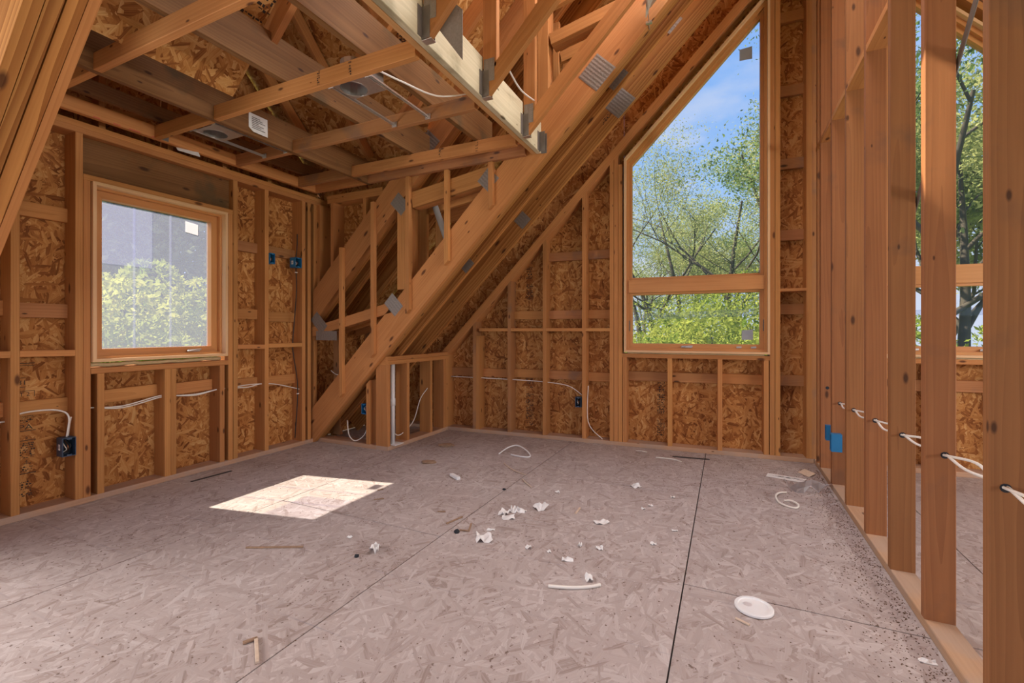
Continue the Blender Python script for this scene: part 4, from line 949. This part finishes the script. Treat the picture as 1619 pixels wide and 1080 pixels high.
offcut([(797, 733, .004), (806, 741, .006), (818, 747, .005), (830, 751.5, .004)], 0.004, 'dryscrap', 'thin pale string crossing the floor seam, farther piece', 'string', 'string')
offcut([(826, 758.5, .004), (832, 765, .006), (840, 771, .004)], 0.004, 'dryscrap', 'thin pale string by the floor seam, nearer short piece', 'string', 'string')
offcut([(1037, 724, .005), (1055, 726, .006), (1068, 728, .006), (1077, 731, .005)], 0.005, 'cable', 'white cable offcut lying below the tall window', 'cable offcut')
offcut([(1005, 713, .004), (1015, 714, .005), (1023, 715.5, .004)], 0.004, 'cable', 'short pale cable scrap near gable wall plate', 'cable offcut')
def stick(px0, px1, w, th, mat, label, name='wood_scrap', cat='wood scrap', lift=0.0):
    a, b_ = on_floor(*px0, th / 2 + 0.001), on_floor(*px1, th / 2 + 0.001 + lift)
    o = board(name, None, a, b_, w, th, (b_ - a).cross(Z1), mat); tag(o, label, cat); return o
stick((389, 867.5), (479, 866), 0.010, 0.008, 'scrap', 'long brown splinter on the floor beyond the sun patch')
stick((384, 1019), (407, 1011), 0.014, 0.008, 'scrap', 'short brown bark piece on the floor at the front')
stick((405, 1012), (407, 1050), 0.012, 0.008, 'dryscrap', 'pale splinter of wood on the floor at the front')
stick((706, 829), (731, 818), 0.012, 0.006, 'scrap', 'brown splinter beside the floor seam')
stick((727, 839), (742, 841), 0.010, 0.006, 'scrap', 'short brown twig right of the floor seam'); stick((741, 841), (745, 829), 0.010, 0.006, 'scrap', 'upright-looking brown twig right of the floor seam')
stick((692, 809.5), (704, 809.5), 0.008, 0.005, 'scrap', 'small brown splinter left of the floor seam')
stick((910, 813), (917, 804), 0.012, 0.006, 'dryscrap', 'tiny tan splinter in the middle of the floor')
stick((714, 753), (725, 759), 0.030, 0.022, 'whiteplastic', 'small white plastic stub on the floor', 'plastic_stub', 'scrap')
stick((1163, 979), (1185, 990), 0.010, 0.006, 'dryscrap', 'thin pale splinter just below the bucket lid')
stick((597, 776), (606, 774), 0.010, 0.005, 'scrap', 'dark curled shaving beside sun patch corner'); stick((591, 791), (607, 789), 0.010, 0.005, 'scrap', 'dark shaving right of the sun patch')
tp = stick((302, 762), (366, 745), 0.022, 0.003, 'tape', 'black strip of tape along the left wall plate', 'tape_strip', 'tape'); tp = stick((1063, 722), (1122, 727), 0.03, 0.003, 'tape', 'black strip of tape on the floor below tall window', 'tape_strip', 'tape')
def chunk(px, py, w, hgt, mat, label, seed, name='wood_chunk', cat='wood scrap', flat=0.4):
    rn = random.Random(seed); vs, fs = [], []; n = 10; lay = ((0.85, 0.0), (1.0, 0.35), (0.9, 0.8), (0.55, 1.0))
    for s, z in lay:
        for k in range(n):
            g = 2 * math.pi * k / n; r_ = w / 2 * s * rn.uniform(0.8, 1.15); vs.append((r_ * math.cos(g), r_ * math.sin(g) * flat * 1.6, hgt * z * rn.uniform(0.85, 1.1) if z else 0))
    for i in range(3):
        for k in range(n): fs.append((i * n + k, i * n + (k + 1) % n, (i + 1) * n + (k + 1) % n, (i + 1) * n + k))
    fs.append(tuple(range(3 * n, 4 * n))); fs.append(tuple(range(n - 1, -1, -1)))
    o = link(name, mesh_from(vs, fs), mat, None, Matrix.Translation(on_floor(px, py, 0.0005)) @ Matrix.Rotation(YAW, 4, 'Z')); tag(o, label, cat); return o
chunk(706, 706, 0.15, 0.028, 'scrap', 'broken bark chunk on the floor in front of the knee wall', 1); chunk(678, 732, 0.13, 0.018, 'scrap', 'flat brown bark chunk nearer the camera than the knee wall', 2)
chunk(722, 843, 0.030, 0.018, 'inside', 'small black clod beside the floor seam', 3, 'clod', 'debris'); chunk(564, 881, 0.024, 0.014, 'inside', 'small black clod in the centre left of the floor', 4, 'clod', 'debris')
chunk(813, 733 + 41, 0.022, 0.012, 'inside', 'tiny dark clod on the floor seam', 5, 'clod', 'debris') if False else chunk(797, 775, 0.022, 0.012, 'inside', 'tiny dark clod on the floor seam', 5, 'clod', 'debris')
def crumple(px, py, w, d, hgt, label, seed, mat='paper', rot=None, name='paper_scrap', cat='paper scrap'):
    """creased scrap lying on the floor: a small folded grid with thickness from its creases"""
    rn = random.Random(seed); nx, ny = 5, 4; vs, fs = [], []
    for j in range(ny):
        for i in range(nx):
            vs.append((w * (i / (nx - 1) - .5) * rn.uniform(.85, 1.1), d * (j / (ny - 1) - .5) * rn.uniform(.85, 1.1), rn.choice((0.0, 0.15, 0.5, 1.0)) * hgt))
    k = len(vs); vs += [(x, y, z + 0.0015) for x, y, z in vs]
    for j in range(ny - 1):
        for i in range(nx - 1):
            a = j * nx + i; fs.append((a, a + nx, a + nx + 1, a + 1)); fs.append((k + a, k + a + 1, k + a + nx + 1, k + a + nx))
    per = [i for i in range(nx)] + [j * nx + nx - 1 for j in range(1, ny)] + [(ny - 1) * nx + i for i in range(nx - 2, -1, -1)] + [j * nx for j in range(ny - 2, 0, -1)]
    for q in range(len(per)):
        a, b2 = per[q], per[(q + 1) % len(per)]; fs.append((a, b2, k + b2, k + a))
    o = link(name, mesh_from(vs, fs), mat, None, Matrix.Translation(on_floor(px, py, 0.001)) @ Matrix.Rotation(YAW + (rot if rot is not None else rn.uniform(-.4, .4)), 4, 'Z'))
    tag(o, label, cat, 'paper scraps on the floor'); return o
SC = [(797, 812, .055, .07, .020, 'torn white paper scrap, left one of the paper cluster'), (812, 808, .05, .07, .022, 'torn white paper scrap at the middle of the paper cluster'), (824, 809, .06, .05, .018, 'torn white paper scrap, right one of the paper cluster'),
      (804, 819, .075, .06, .010, 'printed white paper scrap in front of the paper cluster'), (855, 804, .075, .08, .030, 'crumpled white paper to the right of the paper cluster'),
      (765, 852, .085, .10, .022, 'folded white and grey paper scrap right of the floor seam'), (776, 838, .045, .02, .006, 'thin white paper sliver behind the folded scrap'), (592, 871, .045, .07, .028, 'small torn white paper at the centre left of the floor'),
      (951, 827, .085, .05, .010, 'white paper flake with dark print in mid floor'), (1005, 770, .06, .06, .022, 'bent white paper piece toward the gable wall'), (897, 886, .055, .03, .010, 'small white paper flake behind the straight cable offcut'),
      (931, 917, .032, .05, .020, 'little white paper bit just above the straight cable offcut'), (835, 867, .03, .03, .012, 'tiny white paper flake right of the folded scrap'), (948, 868, .035, .03, .012, 'tiny grey paper flake in mid floor'),
      (917, 864, .018, .03, .016, 'tiny pointed white paper flake in mid floor'), (1017, 805, .025, .025, .008, 'tiny white flake, left of a pair toward the gable wall'), (1029, 800, .03, .02, .006, 'tiny white flake, right of a pair toward the gable wall'),
      (1064, 787, .03, .035, .010, 'tiny white flake left of the right floor seam'), (1067, 840, .032, .02, .008, 'small pale flake near the right floor seam'), (1033, 861, .03, .025, .008, 'small pale flake left of the right floor seam, nearer'),
      (881, 779, .03, .03, .012, 'small white crumb of paper beyond the paper cluster'), (868, 873, .02, .02, .006, 'tiniest white paper flake near the folded scrap'), (553, 850, .025, .02, .006, 'tiny white flake below the sun patch'), (1467, 1048, .05, .02, .008, 'pinkish paper sliver beside the partition plate')]
for i, (x, y, w, d, hh, lb) in enumerate(SC): crumple(x, y, w, d, hh, lb, 40 + i)
crumple(1278, 775, .24, .16, .06, 'crumpled clear plastic film on the floor by the partition', 91, 'clearfilm', 0.2, 'plastic_film', 'plastic film')
ls = sheet('label_strip', [on_floor(1211, 753.5, .002), on_floor(1269, 764, .002), on_floor(1275, 758.5, .002), on_floor(1214, 748.5, .002)], 'paper', 'long white printed label strip on the floor by the gable wall', 'label')
p0 = on_floor(1221, 753, .0045); ud = (on_floor(1269, 761.5) - on_floor(1221, 753)).normalized()
bars('label_print', ls, p0, ud, Z1.cross(ud), [(rr.uniform(0, .26), rr.uniform(0, .035), rr.uniform(.008, .04), .003) for _ in range(40)])
sheet('cardboard_piece', [on_floor(1261, 747.5, .002), on_floor(1279, 755, .002), on_floor(1290, 752, .012), on_floor(1272, 744.5, .012)], 'dryscrap', 'tan cardboard piece in the corner by the partition', 'cardboard', 0.003)

# crumbs of dirt and sawdust, uncountable
rn = np.random.default_rng(5)
def crumbs(name, n, sampler, smin, smax, mat, label):
    P = sampler(n); s = rn.uniform(smin, smax, n); vs = np.zeros((n, 4, 3)); 
    for k, (ax_, ay_, az_) in enumerate(((1, 0, 0), (-.6, .8, 0), (-.5, -.9, 0), (0, 0, .8))):
        j = rn.uniform(.6, 1.4, (n, 3)); vs[:, k, 0] = P[:, 0] + ax_ * s * j[:, 0]; vs[:, k, 1] = P[:, 1] + ay_ * s * j[:, 1]; vs[:, k, 2] = 0.0004 + az_ * s * j[:, 2]
    f = np.array([(0, 2, 1), (0, 1, 3), (1, 2, 3), (2, 0, 3)])[None] + 4 * np.arange(n)[:, None, None]
    o = link(name, mesh_from(vs.reshape(-1, 3).tolist(), f.reshape(-1, 3).tolist()), mat, None, Matrix.Identity(4)); tag(o, label, 'debris', kind='stuff')
def uni(n):
    p = np.zeros((n, 2)); p[:, 0] = rn.uniform(-3.6, .62, n); p[:, 1] = rn.uniform(.5, 4.2, n); 
    bad = (p[:, 0] < -2.72) & (p[:, 1] > 3.2); p[bad, 1] -= 1.2; return p
def near_plate(n):
    p = np.zeros((n, 2)); p[:, 1] = rn.uniform(1.2, 4.3, n); p[:, 0] = XP - np.abs(rn.normal(0, .10, n)) - 0.01; return p
def far_corner(n):
    p = np.zeros((n, 2)); p[:, 1] = 4.3 - np.abs(rn.normal(0, .55, n)); p[:, 0] = np.clip(rn.normal(0.1, .45, n), -2.6, .64); return p
crumbs('dirt_crumbs', 1500, uni, .0012, .0042, 'dirt', 'brown dirt crumbs scattered over the whole floor')
crumbs('sawdust', 2600, near_plate, .001, .0042, 'dirt', 'brown sawdust and crumbs along the partition plate')
crumbs('corner_dirt', 1200, far_corner, .001, .0042, 'dirt', 'dark dirt crumbs below the tall window')

# ------------------------------------------------------------------ outdoors
GZ = -3.4
gr = mesh_from([(-90, -60, 0), (90, -60, 0), (90, 110, 0), (-90, 110, 0)], [(0, 1, 2, 3)]); go = link('ground', gr, 'grass', None, Matrix.Translation(V(0, 0, GZ))); tag(go, 'green ground outside the house', 'ground', kind='structure')
def leaf_mesh(C, size, rng, flat=0.0):
    n = len(C); s = rng.uniform(.6, 1.3, n)[:, None] * size
    a = rng.normal(size=(n, 3)); a /= np.linalg.norm(a, axis=1)[:, None]
    b = rng.normal(size=(n, 3)); b[:, 2] *= 1 - flat; b -= a * (a * b).sum(1)[:, None]; b /= np.linalg.norm(b, axis=1)[:, None]
    P = np.stack([C - a * s, C + b * s * .42 - a * s * .1, C + a * s, C - b * s * .42 + a * s * .05], 1).reshape(-1, 3)
    me = bpy.data.meshes.new('leaves'); me.vertices.add(4 * n); me.vertices.foreach_set('co', P.ravel())
    me.loops.add(4 * n); me.loops.foreach_set('vertex_index', np.arange(4 * n, dtype=np.int32)); me.polygons.add(n)
    me.polygons.foreach_set('loop_start', np.arange(0, 4 * n, 4, dtype=np.int32)); me.polygons.foreach_set('loop_total', np.full(n, 4, dtype=np.int32)); me.update(calc_edges=True); return me
def tree(name, base, height, lean, seed, label, leaf='leaf', nleaf=6000, lsize=.12, spread=.9, trunk=.16, first=.35, levels=4, group=None, clump=.55, fork=3):
    rnd = random.Random(seed); rng = np.random.default_rng(seed); t = root(name, base, label=label, cat='tree', group=group)
    vs, fs, tips = [], [], []
    def grow(p, d, L_, r, lev):
        pts, rs = [p.copy()], [r]; q = p.copy(); dd = d.copy(); n = 5 if lev < 2 else 4
        for i in range(n):
            dd = (dd + V(rnd.gauss(0, .12), rnd.gauss(0, .12), rnd.gauss(0.03, .08)) * (1 + .4 * lev)).normalized(); q = q + dd * (L_ / n)
            pts.append(q.copy()); rs.append(r * (1 - (.72 if lev else .80) * (i + 1) / n))
            if lev >= 1: tips.append((q.copy(), lev))
        v, f = tube_mesh(pts, rs, 7 if lev == 0 else (5 if lev == 1 else 3), False); k = len(vs); vs.extend(v); fs.extend([tuple(i + k for i in x) for x in f])
        if lev + 1 < levels:
            m = fork + (2 if lev == 0 else 1)
            for b in range(m):
                u = rnd.uniform(first if lev == 0 else .3, 1.0); i = min(int(u * n), n - 1); bp = pts[i].lerp(pts[i + 1], u * n - i)
                az = rnd.uniform(0, 2 * math.pi); side = V(math.cos(az), math.sin(az), rnd.uniform(-.1, .5)).normalized()
                nd = (dd * rnd.uniform(.4, .9) + side * spread * rnd.uniform(.6, 1.2)).normalized()
                grow(bp, nd, L_ * rnd.uniform(.42, .68), rs[i] * rnd.uniform(.45, .62), lev + 1)
        else: tips.append((q, lev + 1))
    d0 = V(lean[0], lean[1], 1).normalized(); grow(V(0, 0, 0), d0, height * .62, trunk, 0)
    link('trunk', mesh_from(vs, fs, smooth=True), 'bark', t, Matrix.Translation(Vector(base)))
    tp = np.array([tuple(p) for p, l in tips if l >= 2]); tp = tp[tp[:, 2] > height * .22]
    C = tp[rng.integers(0, len(tp), nleaf)] + rng.normal(size=(nleaf, 3)) * clump * np.array([1, 1, .55])
    link('crown', leaf_mesh(C, lsize, rng), leaf, t, Matrix.Translation(Vector(base)))
    return t
def along(px, dist): d = ray(px, HY); d.z = 0; p = EYE + d.normalized() * dist; return V(p.x, p.y, GZ)
G1 = 'airy locust trees beyond the gable wall'
TR = [('locust_tree', along(1036, 22), 13.5, (0, 0), 11, 'slender locust tree at the left side of the tall window', 'leaf', 13041, .05), ('locust_tree', along(1075, 25), 19.0, (-.10, .0), 12, 'tall airy locust with steep trunk, left of centre in window', 'leaf', 14283, .06),
      ('locust_tree', along(1098, 24), 18.5, (-.02, 0), 13, 'tall airy locust in the middle of the tall window', 'leaf', 13041, .06), ('locust_tree', along(1145, 21), 16.0, (.03, 0), 14, 'forked dark-limbed locust right of centre in tall window', 'leaf', 11178, .05),
      ('oak_tree', along(1240, 22), 19.5, (-.03, 0), 15, 'dark leafy oak branch reaching in from right of tall window', 'leafdark', 20700, .06), ('locust_tree', along(1110, 36), 15.0, (0, 0), 16, 'pale distant locust behind the middle trees', 'leaf', 18628, .08),
      ('locust_tree', along(1185, 37), 13.0, (0, 0), 17, 'low distant locust behind the forked tree', 'leaf', 18628, .08), ('locust_tree', along(1010, 36), 14.0, (0, 0), 18, 'low distant locust at left edge of the tall window', 'leaf', 18628, .08),
      ('oak_tree', along(1466, 17), 16.5, (.03, 0), 19, 'leafy tree filling the first gap between partition studs', 'leafdark', 24000, .065), ('oak_tree', along(1530, 15), 14.5, (0, .02), 21, 'leafy tree filling the wide gap between partition studs', 'leaf', 36000, .075), ('oak_tree', along(1518, 27), 17.0, (0, 0), 27, 'distant leafy tree closing the sky behind the partition gaps', 'leaf', 30000, .12), ('oak_tree', along(1400, 22), 16.0, (0, 0), 25, 'leafy tree hidden mostly behind the partition', 'leaf', 21733, .07)]
for nm, b0, hh, ln, sd, lb, lf_, nl, lsz in TR: tree(nm, b0, hh, ln, sd, lb, lf_, nl, lsz, group=G1, clump=.42, trunk=.20)
# wooded slope seen through the left window
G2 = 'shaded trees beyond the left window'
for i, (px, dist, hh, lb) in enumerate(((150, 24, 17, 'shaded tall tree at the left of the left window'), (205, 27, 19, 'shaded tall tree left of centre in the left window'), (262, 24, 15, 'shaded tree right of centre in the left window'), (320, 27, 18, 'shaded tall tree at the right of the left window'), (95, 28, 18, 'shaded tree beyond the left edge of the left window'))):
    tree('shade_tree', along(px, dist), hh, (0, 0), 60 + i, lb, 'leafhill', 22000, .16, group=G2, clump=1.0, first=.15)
def bush(base, w, hh, seed, label, n=16000, size=.065, leaf='leafbush', group=None):
    rng = np.random.default_rng(seed); rnd = random.Random(seed); t = root('bush', base, label=label, cat='bush', group=group)
    K = 34; c = rng.normal(size=(K, 3)) * np.array([w * .30, w * .30, hh * .20]) + np.array([0, 0, hh * .60]); c[:, 2] = np.clip(c[:, 2], .3, hh)
    d = rng.normal(size=(n, 3)); d /= np.linalg.norm(d, axis=1)[:, None]; k = rng.integers(0, K, n)
    C = c[k] + d * (rng.uniform(.75, 1.0, n) ** .5)[:, None] * w * .16
    link('foliage', leaf_mesh(C, size, rng, .3), leaf, t, Matrix.Translation(Vector(base)))
    vs, fs = [], []
    for q in range(9):
        e = c[rnd.randrange(K)]; v, f = tube_mesh([V(rnd.uniform(-.2, .2), rnd.uniform(-.2, .2), 0), V(e[0] * .5, e[1] * .5, e[2] * .5), V(*e)], [.05, .035, .015], 5, False); k0 = len(vs); vs += v; fs += [tuple(i + k0 for i in x) for x in f]
    link('stem', mesh_from(vs, fs, smooth=True), 'bark', t, Matrix.Translation(Vector(base)))
G3 = 'sunlit bushes below the tall windows'
for i, (px, dist, w, hh, lb) in enumerate(((1005, 13, 4.6, 4.6, 'sunny bush at the left in the lower pane of tall window'), (1075, 15, 5.0, 4.8, 'sunny bush left of centre in the lower pane'), (1150, 14, 4.8, 4.5, 'sunny bush right of centre in the lower pane'), (1215, 13, 4.4, 4.7, 'sunny bush at the right end of the lower pane'), (1110, 20, 7.0, 5.6, 'taller bush behind those in the lower pane'), (1020, 21, 6.5, 5.8, 'taller bush behind at the left of the lower pane'), (1200, 20, 6.5, 5.6, 'taller bush behind at the right of the lower pane'), (1480, 12, 4.5, 4.4, 'bush seen low between the near partition studs'), (1545, 13, 4.5, 4.2, 'bush seen low beside the widest partition gap'))):
    bush(along(px, dist), w, hh, 80 + i, lb, group=G3)
G4 = 'sunlit bushes below the left window'
for i, (px, dist, w, hh, lb) in enumerate(((165, 11, 3.8, 5.0, 'sunny bush at lower left of the left window'), (225, 13, 4.0, 4.7, 'sunny bush at lower centre of the left window'), (290, 12, 3.8, 5.0, 'sunny bush at lower right of the left window'), (335, 11, 3.4, 5.3, 'sunny bush at the right edge of the left window'), (120, 12, 3.6, 5.2, 'sunny bush hidden behind left jamb of the left window'))):
    bush(along(px, dist), w, hh, 100 + i, lb, 22000, .065, group=G4)
